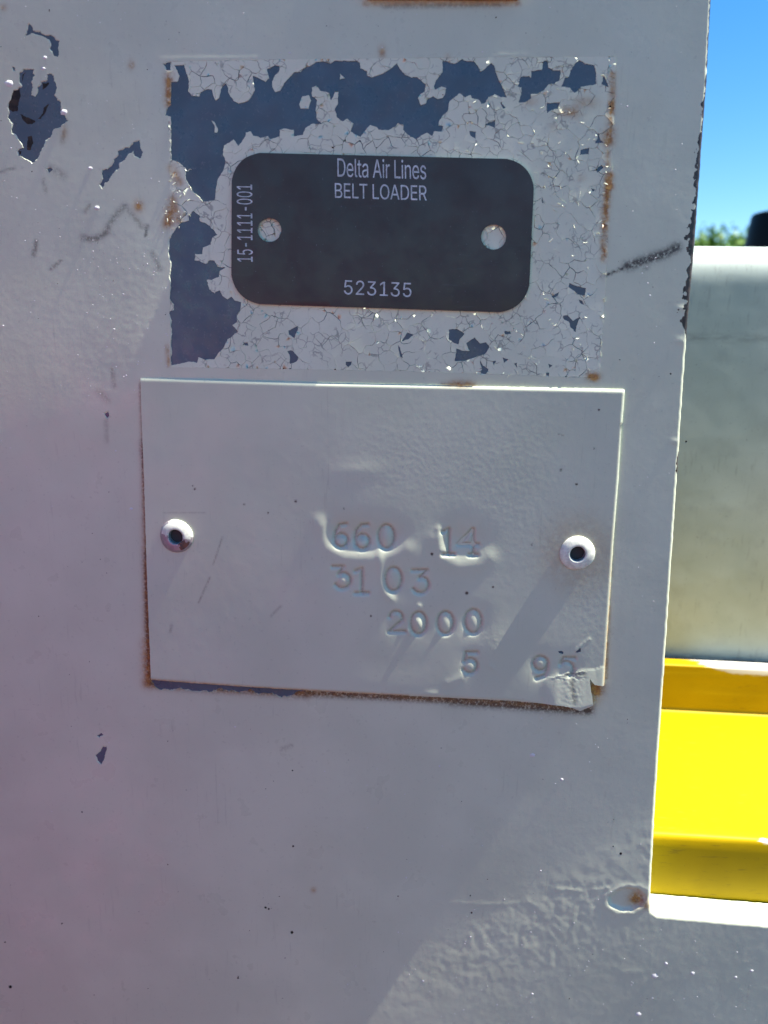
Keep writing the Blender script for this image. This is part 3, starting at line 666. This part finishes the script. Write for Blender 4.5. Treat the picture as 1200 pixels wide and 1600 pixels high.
def plate_h(U, V):
    h = 1.05 + 0.35 * sstep(520, 230, U) * sstep(600, 1000, V) + 0.05 * noise(U / 210, V / 210, 91)
    # the middle is beaten in, its right part leans to the sun
    h = h + 0.50 * gauss(U, V, 560, 880, 120, 190, 0.5) - 0.30 * gauss(U, V, 900, 770, 120, 170, .2) + .22 * gauss(U, V, 790, 1075, 190, 60, 0.05)
    h = h + 0.10 * gauss(U, V, 560, 735, 26, 10, -.05) + .09 * gauss(U, V, 605, 1068, 45, 16) + .16 * gauss(U, V, 772, 1010, 14, 24, .4)
    for u, v, su, sv, a in DIMPLES: h = h - 1.9 * a * gauss(U, V, u, v, su * .60, sv * .60)
    for pl, a, s_ in (([(592,842),(594,870),(596,905),(603,925),(612,934)], .10, 6.5), ([(500,812),(508,838),(520,858)], .055, 10), ([(655,945),(646,962),(638,985)], .10, 5), ([(498,902),(515,905)], .02, 5), ([(727,822),(728,836)], .04, 5), ([(685,826),(689,856)], .08, 6), ([(504,822),(514,852),(540,868),(592,870),(634,856)], .13, 13.5), ([(682,842),(690,868),(716,882),(748,880),(762,870)], .14, 13.5), ([(700,1065),(720,1057)], .05, 6)):
        d, _ = seg_dist(U, V, pl); h = h + 1.9 * a * np.exp(-(d / s_) ** 2)
    for st in STROKES:
        st_ = np.array(st); lo_, hi_ = st_.min(0) - 9, st_.max(0) + 9
        m = (U > lo_[0]) & (U < hi_[0]) & (V > lo_[1]) & (V < hi_[1])
        if m.any():
            d, _ = seg_dist(U[m], V[m], st); h[m] -= 0.58 * np.exp(-(d / 3.1) ** 2)
    for u, v, rx, ry, b in ZERO:
        r = ((U - u) / (rx * .68)) ** 2 + ((V - v) / (ry * .74)) ** 2; h = h + 0.60 * b * np.clip(1 - r, 0, 1) ** 1.3
    for u, v, r_, b in ((534,845,8,.16),(567,847,8.5,.34),(537,905,9,.30),(657,912,9,.18),(735,1039,8,.14),(844,1035,8,.15)):
        h = h + 1.5 * b * np.clip(1 - ((U - u) ** 2 + (V - v) ** 2) / r_ ** 2, 0, 1)
    # pebbled skin where the paint is thick
    pm = np.clip(gauss(U, V, 640, 720, 70, 60) + gauss(U, V, 800, 760, 60, 90) + gauss(U, V, 930, 960, 40, 80) + gauss(U, V, 780, 1005, 22, 26), 0, 1)
    h = h + 0.011 * pm * noise(U / 7, V / 7, 95) + .010 * pm * noise(U / 3.5, V / 3.5, 96)
    h = h + 0.10 * gauss(U, V, 675, 1081, 8, 3) + .1 * gauss(U, V, 768, 1040, 7, 3, .6)
    # torn lower right corner, bent out below its crack
    cl = crack_line(U); tb = sstep(840, 868, U) * (V > cl)
    h = h + tb * (0.10 + 0.016 * (V - cl)) * sstep(1400, 900, U) + 0.10 * np.exp(-((V - cl) / 2.5) ** 2) * sstep(855, 870, U) * sstep(918, 912, U)
    h = h + tb * .09 * (noise(U / 4, V / 5, 97) * gauss(U, V, 893, 1075, 12, 24) + noise(U / 5, V / 3, 98) * gauss(U, V, 890, 1056, 22, 5))
    d, t = seg_dist(U, V, [(899,1014),(908,1006),(920,997)]); h = h + .12 * np.exp(-(d / 2.2) ** 2)
    # rounded rim: wide along the top, tight along the right
    vt = np.interp(U, [221, 480, 712, 976], [589, 597, 602, 608]); h = h - 0.75 * np.clip(1 - (V - vt) / 5.5, 0, 1) ** 2
    ur = np.interp(V, [608, 661, 750, 850, 1000, 1069], [976, 972, 966, 958, 948, 943]); h = h - 0.55 * np.clip(1 - (ur - U) / 3.5, 0, 1) ** 2
    vb = np.interp(U, [238, 400, 640, 800, 905, 925], [1060, 1072, 1085, 1093, 1106, 1100]); h = h - 0.3 * np.clip(1 - (vb - V) / 4, 0, 1) ** 2 * (U < 926)
    return h + .004 * noise(U / 12, V / 12, 99)
PO = rough(PO, 3, 0.35, 83, 8)
gp = in_poly_pts(1.9, 215, 985, 585, 1112); gp = gp[inside(gp[:, 0], gp[:, 1], PO)] 
gp = np.concatenate([gp, in_poly_pts(1.0, 498, 778, 808, 1060) + .37, in_poly_pts(1.0, 826, 912, 1012, 1060) + .37]); gp = gp + RNG.uniform(-.12, .12, gp.shape)
holes = [(278, 836, 12), (901, 863, 12)]
hp = [np.array(arc(u, v, r, 0, 345, 24)) for u, v, r in holes]
pchips = [rough([(871,1016),(873,1019),(879,1020),(880,1017),(876,1015)], 2, .3), rough([(898,1017),(906,1010),(907,1016),(901,1018)], 2, .3)]
uv, T, of = cdt([PO] + hp + pchips, gp)
ok = np.array([f == [0] for f in of]); Tm, uvm = compact(T[ok], uv)
H = plate_h(uvm[:, 0].copy(), uvm[:, 1].copy())
V3, T3, src = with_walls(uvm, Tm, H, 0.9)
Up, Vp = uvm.T
rus = np.maximum.reduce([.9 * gauss(Up, Vp, 718, 601, 16, 3), .55 * gauss(Up, Vp, 901, 863, 33, 33) * (1 - gauss(Up, Vp, 901, 863, 24, 24)), .7 * np.exp(-((Vp - np.interp(Up, [238, 400, 640], [1060, 1072, 1085])) / 2.0) ** 2) * (Up < 640) * .8,
                         .5 * np.exp(-((np.interp(Vp, [608, 850, 1069], [976, 958, 943]) - Up) / 2.0) ** 2) * sstep(820, 950, Vp)])
gri_shade = np.zeros(len(Up))
for pl, wd, a in (([(349,838),(335,880)], 1.3, .45), ([(330,900),(312,940)], 1.3, .5), ([(322,800),(258,800)], 1.2, .25), ([(440,945),(425,960)], 2, .3), ([(885,1052),(912,1050)], 3.5, .6), ([(892,1060),(896,1092)], 4, .6), ([(270,975),(268,985)], 2, .4), ([(872,678),(880,680)], 1, .5), ([(970,662),(971,668)], 2.5, .9)):
    d, _ = seg_dist(Up, Vp, pl); gri_shade = np.maximum(gri_shade, a * np.exp(-(d / wd) ** 2))
for u, v, r in ((876,734,1.6),(900,756,1.4),(729,925,2),(770,916,1.3),(675,864,1.8),(383,787,1.2),(306,763,1.3),(463,782,1.4),(303,758,1),(928,700,1),(580,960,1.3),(935,640,1.2),(538,793,1),(420,800,1.2),(830,850,1)):
    gri_shade = np.maximum(gri_shade, 2.2 * np.exp(-(((Up - u) ** 2 + (Vp - v) ** 2) / r ** 2)))
for st in STROKES:
    d, _ = seg_dist(Up, Vp + 1.2, st); gri_shade = np.maximum(gri_shade, .40 * np.exp(-(d / 2.2) ** 2))  # shade on the upper edge of each stamped groove, put into the colour
tri_obj('plate_sheet', V3, T3, M_PLATE, plate, True, dict(rust=rus[src], grime_shade=gri_shade[src], bare=np.full(len(src), -9.0)))
bk = T[[len(f) == 2 and 0 in f and max(f) >= 3 for f in of]]
if len(bk):
    bk, bu = compact(bk, uv); tri_obj('paint_chip', P(*bu.T, plate_h(bu[:, 0].copy(), bu[:, 1].copy()) - .15), bk, M_PRIMER, plate, True)

def rivet(u, v, worn, tilt):
    h0 = float(plate_h(np.array([u + 22.0]), np.array([v - 10.0]))[0]) - 0.02
    prof = [(5.85, -.05), (5.9, .25), (5.7, .55), (5.2, .85), (4.5, 1.13), (3.7, 1.36), (3.1, 1.46), (2.9, 1.45), (2.68, 1.36), (2.55, 1.2), (2.45, 0.2), (2.4, -0.95)]
    n_ = 40; Vv, Fq, mi = [], [], []
    c0 = P(u, v, h0)
    for r, h in prof:
        for k in range(n_):
            a = 2 * math.pi * k / n_; jr = 1 + .012 * math.sin(3 * a + u)
            x, z = r * jr * math.cos(a), r * jr * math.sin(a)
            Vv.append(c0 + np.array([x, -(h + tilt * x), z]) * 1e-3)
    for i in range(len(prof) - 1):
        for k in range(n_):
            k2 = (k + 1) % n_
            Fq.append((i * n_ + k, i * n_ + k2, (i + 1) * n_ + k2, (i + 1) * n_ + k))
    Tt = np.array([t_ for f in Fq for t_ in ((f[0], f[1], f[2]), (f[0], f[2], f[3]))])
    ang = []
    for f in Fq:
        k = f[0] % n_; i = f[0] // n_; a = math.degrees(2 * math.pi * (k + .5) / n_) + 4 * math.sin(i * 2.1)
        m_ = 0
        if i >= 9: m_ = 3
        elif worn:
            if i < 3 and not (-15 < a < 110): m_ = 1
            elif i >= 2 and not (a < 172 or a > 350): m_ = 2 if 292 < a < 338 else 1
            elif i >= 2 and (a > 350): m_ = 0
        mi += [m_, m_]
    o = tri_obj('rivet', Vv, Tt, [M_RIVET, M_RIVMETAL, M_RIVRUST, M_HOLE], plate, True, None, mi)
    bot = [c0 + np.array([2.45 * math.cos(a), 0.75, 2.45 * math.sin(a)]) * 1e-3 for a in np.linspace(0, 2 * math.pi, 20, endpoint=False)]
    poly_obj('rivet_bore_shade', bot, [tuple(range(20))], M_BORE, o)
    return o
tag(rivet(278, 836, True, .03), 'hollow rivet with its white paint half worn off')
tag(rivet(901, 863, False, -.02), 'hollow rivet fully covered in white paint')

# ------------------------------------------------------------------ black asset tag
atag = empty('asset_tag', P(600, 365, 0.4))
tag(atag, 'black metal tag with pale lettering and two round holes on the crazed paint', 'tag')
TO = round_poly([(363.5, 239), (835.5, 250.5), (824.5, 489.5), (362.5, 474)], 44, 10)
th_ = [np.array(arc(422, 360, 18.5, 0, 350, 36)), np.array(arc(771, 371, 19.5, 0, 350, 36))]
gp = in_poly_pts(9.0, 360, 840, 236, 492); gp = gp[inside(gp[:, 0], gp[:, 1], TO)]
uv, T, of = cdt([TO] + th_, gp); Tm, uvm = compact(T[[f == [0] for f in of]], uv)
def tag_h(U, V): 
    return 0.95 + 0.02 * noise(U / 160, V / 160, 111) + 0.05 * sstep(470, 492, V) * 0 + panel_low(np.asarray(U, float) * 0 + 600, np.asarray(V, float) * 0 + 365) - 0.12 * np.clip((V - 455) / 30, 0, 1.2) ** 2
V3, T3, src = with_walls(uvm, Tm, tag_h(*uvm.T), 0.55)
tri_obj('tag_sheet', V3, T3, [M_TAG, M_TAGEDGE], atag, True, None, [0] * len(Tm) + [1] * (len(T3) - len(Tm)))
try: FONT = bpy.data.fonts.load(bpy.utils.system_resource('DATAFILES', path='fonts') + '/Inter.woff2')
except Exception: FONT = None
from mathutils.geometry import interpolate_bezier
def glyph_outlines(text, track, bold=0.0):
    c = bpy.data.curves.new('lettering', 'FONT'); c.body = text; c.space_character = track; c.offset = bold
    if FONT: c.font = FONT
    ob = bpy.data.objects.new('lettering', c); C.objects.link(ob)
    cu = ob.to_curve(bpy.context.evaluated_depsgraph_get()); out = []
    for sp in cu.splines:
        p = sp.bezier_points; pl = []
        for i_ in range(len(p)):
            q_ = p[(i_ + 1) % len(p)]
            pl += [v[:2] for v in interpolate_bezier(p[i_].co, p[i_].handle_right, q_.handle_left, q_.co, 6)[:-1]]
        out.append(np.array(pl))
    ob.to_curve_clear(); bpy.data.objects.remove(ob); bpy.data.curves.remove(c)
    return out
CAP = max(o_[:, 1].max() for o_ in glyph_outlines('E', 1.0))
def lettering(text, o, ax, ay, track=1.0, bold=0.004):
    """text laid in the quad with origin o (start of the baseline), baseline vector ax and cap-height vector ay, in photograph pixels"""
    cs = glyph_outlines(text, track, bold); allp = np.concatenate(cs); x0, x1 = allp[:, 0].min(), allp[:, 0].max()
    K = 100.0 / CAP                                   # work at a cap height of 100 units
    pl = [np.stack([(c[:, 0] - x0) * K, -c[:, 1] * K], 1) for c in cs]
    turn = [1 if (p[:, 0] * np.roll(p[:, 1], -1) - np.roll(p[:, 0], -1) * p[:, 1]).sum() > 0 else -1 for p in pl]
    u_, t_, f_ = cdt(pl)
    t_ = t_[[sum(turn[x] for x in f) != 0 for f in f_]]; t_, u_ = compact(t_, u_)
    s_, h_ = u_[:, 0] / ((x1 - x0) * K), -u_[:, 1] / 100
    U = o[0] + ax[0] * s_ + ay[0] * h_; V = o[1] + ax[1] * s_ + ay[1] * h_
    return tri_obj('lettering', P(U, V, tag_h(U, V) + 0.02), t_, M_PRINT, atag, False)
lettering('Delta Air Lines', (528, 277), (138, 4.2), (-.3, -28.5), .97)
lettering('BELT LOADER', (524, 310), (143, 4.2), (-.3, -23), .97)
lettering('523135', (538, 460), (105, 4.5), (.3, -22), 1.0, .010)
lettering('15-1111-001', (396, 409.5), (-.8, -120), (-24, -.4), 1.0)

# ------------------------------------------------------------------ plate cut off by the top of the photograph
upl = empty('upper_plate', P(690, -60, 0))
tag(upl, 'rust edged plate cut off by the top of the photo above the crazed patch', 'plate')
UO = rough([(572, -230), (812, -232), (811, -2), (808, 1.5), (690, 1.0), (574, .5), (570, -4)], 5, .4, 121)
uv, T, of = cdt([UO], in_poly_pts(8, 570, 815, -232, 2)); Tm, uvm = compact(T[[len(f) > 0 for f in of]], uv)
V3, T3, src = with_walls(uvm, Tm, 1.5 + 0 * uvm[:, 0], 1.5)
z_ = np.zeros(len(src)); lowv = sstep(-10, 0, uvm[:, 1])[src]
tri_obj('plate_sheet', V3, T3, M_PLATE, upl, False, dict(rust=lowv * 1.2, grime_shade=lowv * (uvm[:, 0] < 780)[src], bare=z_ - 9))

# ------------------------------------------------------------------ grey cover behind the panel
def extrude(name, prof_yz, x0, x1, mat, parent, nx=40, sag=0.0, seed=0, attrs_fn=None):
    pr = np.array(prof_yz); m = len(pr); xs = np.linspace(x0, x1, nx); Vv = []
    for x in xs:
        j = np.array([noise(np.array([x * 9 + k * .3]), np.array([k * .9]), seed)[0] for k in range(m)]) * sag
        Vv.append(np.stack([np.full(m, x), pr[:, 0] + j, pr[:, 1] + j * .5], 1))
    Fq = [(i * m + k, i * m + (k + 1) % m, (i + 1) * m + (k + 1) % m, (i + 1) * m + k) for i in range(nx - 1) for k in range(m)]
    Fq += [tuple(range(m))[::-1], tuple((nx - 1) * m + k for k in range(m))]
    V_ = np.concatenate(Vv)
    return poly_obj(name, V_, Fq, mat, parent, True, attrs_fn(V_) if attrs_fn else None)
def rounded(pts_r, n_=7):
    out = []; m = len(pts_r)
    for i in range(m):
        p1 = np.array(pts_r[i][:2]); r = pts_r[i][2]; p0 = np.array(pts_r[i - 1][:2]); p2 = np.array(pts_r[(i + 1) % m][:2])
        if r == 0: out.append(p1); continue
        a = p1 + (p0 - p1) / np.linalg.norm(p0 - p1) * r; b = p1 + (p2 - p1) / np.linalg.norm(p2 - p1) * r
        for t in np.linspace(0, 1, n_): out.append((1 - t) ** 2 * a + 2 * t * (1 - t) * p1 + t * t * b)
    return out
YB, YU = 0.125, 0.112
zt = at(1150, 381, YB + .006)[2]; zb = at(1120, 1050, YB)[2]; xl = at(960, 700, YB)[0] - .12; xr = at(1200, 700, YB)[0] + .22
def cover_mat():
    M = Mat('grey_cover_paint', 0.5, 0.4)
    col = M.mix(M.ramp(M.noise(220, 4), 0.35, 0.65), (0.40, 0.455, 0.385), (0.46, 0.51, 0.435))
    col = M.mix(M.ramp(M.noise(60, 6, .65, off=.2), 0.52, 0.72, 0, .18), col, (0.22, 0.23, 0.22))
    gm = M.math('MULTIPLY', M.attr('grime_shade'), M.ramp(M.noise(9, 5, .7, stretch=(.3, 1, 1)), 0.35, 0.62))
    col = M.mix(M.math('MINIMUM', gm, .8), col, (0.11, 0.105, 0.10))
    col = M.mix(M.ramp(M.noise(4, 3, off=.7), 0.68, 0.74, 0, .7), col, (0.15, 0.14, 0.125))
    col = M.mix(M.math('MULTIPLY', M.ramp(M.noise(8, 4, .6, stretch=(1, 1, .14), off=.35), 0.56, 0.68, 0, 1), M.ramp(M.noise(120, 3, off=.1), .42, .6, 0, .35)), col, (0.24, 0.25, 0.22))
    M.color(col); n1 = M.bump(M.noise(150, 2), .6); M.bump(M.noise(30, 4), .04, n1); return M.m
M_COVER = cover_mat()
cover = empty('equipment_cover', ((xl + xr) / 2, YB + .06, zb))
tag(cover, 'grey painted sheet metal cover with rounded sunlit top behind the panel', 'metal cover')
def cov_attr(V_):
    g_ = np.zeros(len(V_))
    for v, w_, a in ((437, .0008, .4), (526, .0008, .6), (1034, .003, .8)):  # lowest band paints in the shadow gap above the yellow rail
        g_ = np.maximum(g_, a * np.exp(-((V_[:, 2] - at(1120, v, YB)[2]) / w_) ** 2))
    return dict(grime_shade=g_)
zz = np.linspace(zb, zt - .02, 60)
prof = rounded([(YB, zb, 0)] + [(YB, z, 0) for z in zz[1:]] + [(YB, zt, .018), (YB + .12, zt, .018), (YB + .12, zb, 0)], 12)
# profile runs up the front face; close it by the back
body = extrude('cover_sheet', prof, xl, xr, M_COVER, cover, 50, .00003, 131, cov_attr)

# ------------------------------------------------------------------ yellow frame rail
def yellow_mat():
    M = Mat('safety_yellow_paint', 0.5, 0.12)
    col = M.mix(M.ramp(M.noise(120, 4), 0.3, 0.7), (0.39, 0.260, 0.0), (0.45, 0.300, 0.0))
    col = M.mix(M.ramp(M.noise(10, 5, .7, off=.3), 0.66, 0.74, 0, .35), col, (0.36, 0.24, 0.03))
    col = M.mix(M.ramp(M.noise(5, 4, .7, off=.15), 0.64, 0.72, 0, .6), col, (0.14, 0.085, 0.01))
    col = M.mix(M.math('MULTIPLY', M.ramp(M.noise(6, 4, .6, stretch=(.15, 1, 1), off=.55), 0.60, 0.68, 0, 1), M.ramp(M.noise(150, 3, off=.4), .45, .6, 0, .5)), col, (0.20, 0.125, 0.015))
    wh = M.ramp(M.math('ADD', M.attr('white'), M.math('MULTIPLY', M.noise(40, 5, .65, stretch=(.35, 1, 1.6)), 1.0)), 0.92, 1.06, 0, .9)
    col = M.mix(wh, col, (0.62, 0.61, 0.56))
    M.color(col); M.bump(M.noise(14, 3), .02); return M.m
M_YEL = yellow_mat()
zu = at(1120, 1042, YU)[2]; ztd = at(1120, 1113, YU)[2]
lo, hi = 0.0, YU
for _ in range(40):
    mid = (lo + hi) / 2
    if at(1120, 1309, mid)[2] > ztd: lo = mid
    else: hi = mid
YF = mid
rail = empty('yellow_frame_rail', ((xl + xr) / 2, YU, ztd - .1))
tag(rail, 'bright yellow stepped frame rail seen through the notch right of the panel', 'frame rail')
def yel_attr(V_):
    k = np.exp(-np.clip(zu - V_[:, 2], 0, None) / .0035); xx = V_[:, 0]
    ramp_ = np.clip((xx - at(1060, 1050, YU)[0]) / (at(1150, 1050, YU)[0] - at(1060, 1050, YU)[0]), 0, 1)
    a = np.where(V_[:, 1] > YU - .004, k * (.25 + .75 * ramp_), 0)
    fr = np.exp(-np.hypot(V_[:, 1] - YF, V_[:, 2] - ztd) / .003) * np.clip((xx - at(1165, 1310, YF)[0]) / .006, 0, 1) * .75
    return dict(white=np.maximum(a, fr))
zf = np.linspace(ztd - .12, ztd - .006, 12); zu_ = np.linspace(ztd + .002, zu - .004, 10)
prof = rounded([(YF, ztd - .12, 0)] + [(YF, z, 0) for z in zf[1:]] + [(YF, ztd, .0022)] + [(y, ztd, 0) for y in np.linspace(YF + .006, YU - .003, 10)] + [(YU, ztd, 0.0)]
               + [(YU, z, 0) for z in zu_] + [(YU, zu, .0012), (YU + .008, zu, .0012), (YU + .008, ztd - .12, 0)], 5)
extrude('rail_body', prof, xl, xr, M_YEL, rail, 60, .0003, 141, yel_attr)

# ------------------------------------------------------------------ black stepped post farther back
YP = 1.0
pc = at(1226, 333, YP); pr_ = 42 / F * (YP - CAM[1])
post = empty('black_post', (pc[0], YP, 0))
tag(post, 'glossy black post with a stepped cap beyond the grey cover', 'post')
def lathe(name, cx, cy, prof, mat, parent, n_=48):
    Vv = [(cx + r * math.cos(2 * math.pi * k / n_), cy + r * math.sin(2 * math.pi * k / n_), z) for r, z in prof for k in range(n_)]
    Fq = [(i * n_ + k, i * n_ + (k + 1) % n_, (i + 1) * n_ + (k + 1) % n_, (i + 1) * n_ + k) for i in range(len(prof) - 1) for k in range(n_)]
    return poly_obj(name, Vv, Fq, mat, parent, True)
px = 1 / F * (YP - CAM[1])
lathe('post_shaft', pc[0], YP, [(pr_ * 1.6, 0.0), (pr_ * 1.35, .6), (pr_ * 1.18, pc[2] - 60 * px), (pr_ * 1.02, pc[2] - 4 * px), (pr_ * .98, pc[2] - px), (pr_ * .9, pc[2]), (pr_ * .4, pc[2] + .0005)], M_BLACK, post)
lathe('post_cap', pc[0], YP, [(pr_ * .56, pc[2] - .001), (pr_ * .52, pc[2] + 2 * px), (pr_ * .46, pc[2] + 9 * px), (pr_ * .44, pc[2] + 30 * px), (pr_ * .38, pc[2] + 34 * px), (0.0, pc[2] + 34.5 * px)], M_BLACK, post)

# ------------------------------------------------------------------ trees and ground
M_LEAF = simple('sunlit_leaves', (0.17, 0.30, 0.03), 0.5, 0.3, 0, (0.09, 0.19, 0.02), 5000)
M_BARK = simple('tree_bark', (0.10, 0.075, 0.05), 0.9, 0.2, 0, (0.06, 0.045, 0.03), 800)
def tree(u, vtop, Y, spread, seed, label):
    rn = np.random.default_rng(seed); top = at(u, vtop, Y); hgt = top[2]
    r0 = empty('tree', (top[0], Y, 0)); tag(r0, label, 'tree', 'trees on the skyline behind the grey cover')
    Vv, Fq = [], []; n_ = 10
    for i, (r, z, dx) in enumerate(((.22, 0, 0), (.16, hgt * .3, .05), (.12, hgt * .55, -.05), (.05, hgt * .85, .1))):
        for k in range(n_): Vv.append((top[0] + dx + r * math.cos(k * 2 * math.pi / n_), Y + r * math.sin(k * 2 * math.pi / n_), z))
        if i: Fq += [((i - 1) * n_ + k, (i - 1) * n_ + (k + 1) % n_, i * n_ + (k + 1) % n_, i * n_ + k) for k in range(n_)]
    poly_obj('trunk', Vv, Fq, M_BARK, r0, True)
    cv_, ct_ = [], []; o_ = 0
    for _ in range(70):
        d = rn.normal(size=3); d /= np.linalg.norm(d); rr_ = rn.uniform(.55, 1) ** .5
        c_ = np.array([top[0], Y, hgt * .74]) + d * rr_ * np.array([spread, spread, hgt * .27])
        for _k in range(70):
            p = c_ + rn.normal(size=3) * .28; a = rn.normal(size=3); a /= np.linalg.norm(a); b = np.cross(a, rn.normal(size=3)); b /= np.linalg.norm(b)
            s_ = rn.uniform(.05, .11); cv_ += [p - a * s_ * 1.6, p + b * s_ * .6, p + a * s_ * 1.6, p - b * s_ * .6]
            ct_ += [(o_, o_ + 1, o_ + 2), (o_, o_ + 2, o_ + 3)]; o_ += 4
    tri_obj('crown', np.array(cv_), np.array(ct_), M_LEAF, r0, False)
tree(1098, 377, 30, 1.35, 5, 'low bushy green tree showing beside the panel edge')
tree(1178, 373, 33, 1.5, 9, 'bright green tree showing beside the black post')
M_GROUND = simple('worn_asphalt', (0.036, 0.026, 0.023), 0.9, 0.2, 0, (0.046, 0.033, 0.029), 900)
gv = [(-600, -600, 0), (600, -600, 0), (600, 600, 0), (-600, 600, 0)]
tag(poly_obj('ground', gv, [(0, 1, 2, 3)], M_GROUND), kind='structure')

# ------------------------------------------------------------------ the person taking the picture, mirrored softly in the glossy paint
M_SKIN = simple('skin', (0.32, 0.19, 0.13), 0.5, 0.4, 0, (0.27, 0.15, 0.10), 300)
M_SHIRT = simple('pink_cotton', (0.58, 0.065, 0.21), 0.9, 0.2, 0, (0.50, 0.055, 0.18), 300)
M_TROUSERS = simple('dark_cotton', (0.03, 0.032, 0.04), 0.9, 0.2, 0, (0.04, 0.04, 0.05), 300)
M_HAIR = simple('dark_hair', (0.02, 0.014, 0.01), 0.6, 0.4)
person = empty('person', (-0.35, -0.33, 0)); tag(person, 'person in a pink shirt and dark trousers mirrored as the pink glow in the paint', 'person')
def skin(name, chains, mat, parent, sub=2):
    """chains of (x, y, z, rx, ry); a chain may start at a point already given, so that limbs join in one surface"""
    vid, vs_, rs, es = {}, [], [], []
    for ch in chains:
        prev = None
        for p in ch:
            k = tuple(round(a, 4) for a in p[:3])
            if k not in vid: vid[k] = len(vs_); vs_.append(k); rs.append(p[3:])
            if prev is not None: es.append((prev, vid[k]))
            prev = vid[k]
    me = bpy.data.meshes.new(name); me.from_pydata(vs_, es, []); me.materials.append(mat)
    o = bpy.data.objects.new(name, me); C.objects.link(o); o.parent = parent
    md = o.modifiers.new('skin', 'SKIN'); md.use_smooth_shade = True
    for sv, r in zip(me.skin_vertices[0].data, rs): sv.radius = r if len(r) == 2 else (r[0], r[0])
    me.skin_vertices[0].data[0].use_root = True
    o.modifiers.new('subdivision', 'SUBSURF').render_levels = sub
    return o
pel, wai, che, upc = (0, 0, .96, .15, .10), (0, 0, 1.10, .135, .10), (0, .01, 1.28, .155, .11), (0, 0, 1.41, .12, .085)
body_ch = [[pel, wai, che, upc, (0, 0, 1.50, .052), (0, .015, 1.57, .06, .07), (0, .02, 1.65, .072, .09), (0, .005, 1.73, .058, .07)]]
shirt_ch = [[(0, 0, .94, .178, .132), (0, 0, 1.0, .172, .128), (0, 0, 1.10, .158, .12), (0, .01, 1.28, .172, .127), (0, 0, 1.41, .135, .10), (0, 0, 1.465, .075, .07)]]
trous_ch = [[(0, 0, 1.05, .147, .105), (0, 0, .99, .15, .11), (0, 0, .93, .16, .12)]]
for sd_ in (-1, 1):
    sh, el, wr_, pa = (sd_ * .17, 0, 1.41, .055), (sd_ * .235, -.02, 1.13, .042), (sd_ * .245, .06, .88, .028), (sd_ * .247, .08, .81, .03, .02)
    body_ch.append([upc, sh, el, wr_, pa])
    for k, ln in enumerate((.075, .085, .08, .062)):
        y0 = .105 - .018 * k
        body_ch.append([pa, (sd_ * .247, y0, .775, .0095), (sd_ * .243, y0 + .004, .775 - ln * .5, .0085), (sd_ * .232, y0 + .006, .775 - ln, .007)])
    body_ch.append([pa, (sd_ * .235, .115, .81, .011), (sd_ * .225, .13, .785, .009), (sd_ * .22, .135, .76, .008)])
    body_ch.append([pel, (sd_ * .09, 0, .88, .085), (sd_ * .10, .02, .50, .058), (sd_ * .105, -.01, .10, .04), (sd_ * .115, .12, .04, .035)])
    shirt_ch.append([(0, 0, 1.41, .135, .10), (sd_ * .17, 0, 1.41, .075), (sd_ * .205, -.012, 1.27, .065), (sd_ * .22, -.015, 1.20, .062)])
    trous_ch.append([(0, 0, .93, .16, .12), (sd_ * .092, 0, .86, .10), (sd_ * .10, .02, .50, .078), (sd_ * .105, -.005, .10, .065)])
    sho = skin('shoe', [[(sd_ * .105, -.03, .05, .052), (sd_ * .11, .05, .045, .05), (sd_ * .118, .16, .035, .038)]], M_HAIR, person)
body = skin('body', body_ch, M_SKIN, person)
skin('shirt', shirt_ch, M_SHIRT, person); skin('trousers', trous_ch, M_TROUSERS, person)
skin('hair', [[(0, -.05, 1.62, .06, .055), (0, -.03, 1.70, .078, .08), (0, .005, 1.745, .066, .08), (0, .06, 1.745, .04, .03)]], M_HAIR, person)
skin('nose', [[(0, .10, 1.665, .009), (0, .118, 1.64, .013)]], M_SKIN, body)
for sd_ in (-1, 1):
    skin('ear', [[(sd_ * .078, .0, 1.63, .012), (sd_ * .084, -.005, 1.66, .016)]], M_SKIN, body)
    skin('eye', [[(sd_ * .030, .092, 1.667, .010), (sd_ * .030, .094, 1.666, .010)]], M_TROUSERS, body)
skin('mouth', [[(-.02, .103, 1.605, .006), (.02, .103, 1.605, .006)]], M_SHIRT, body)
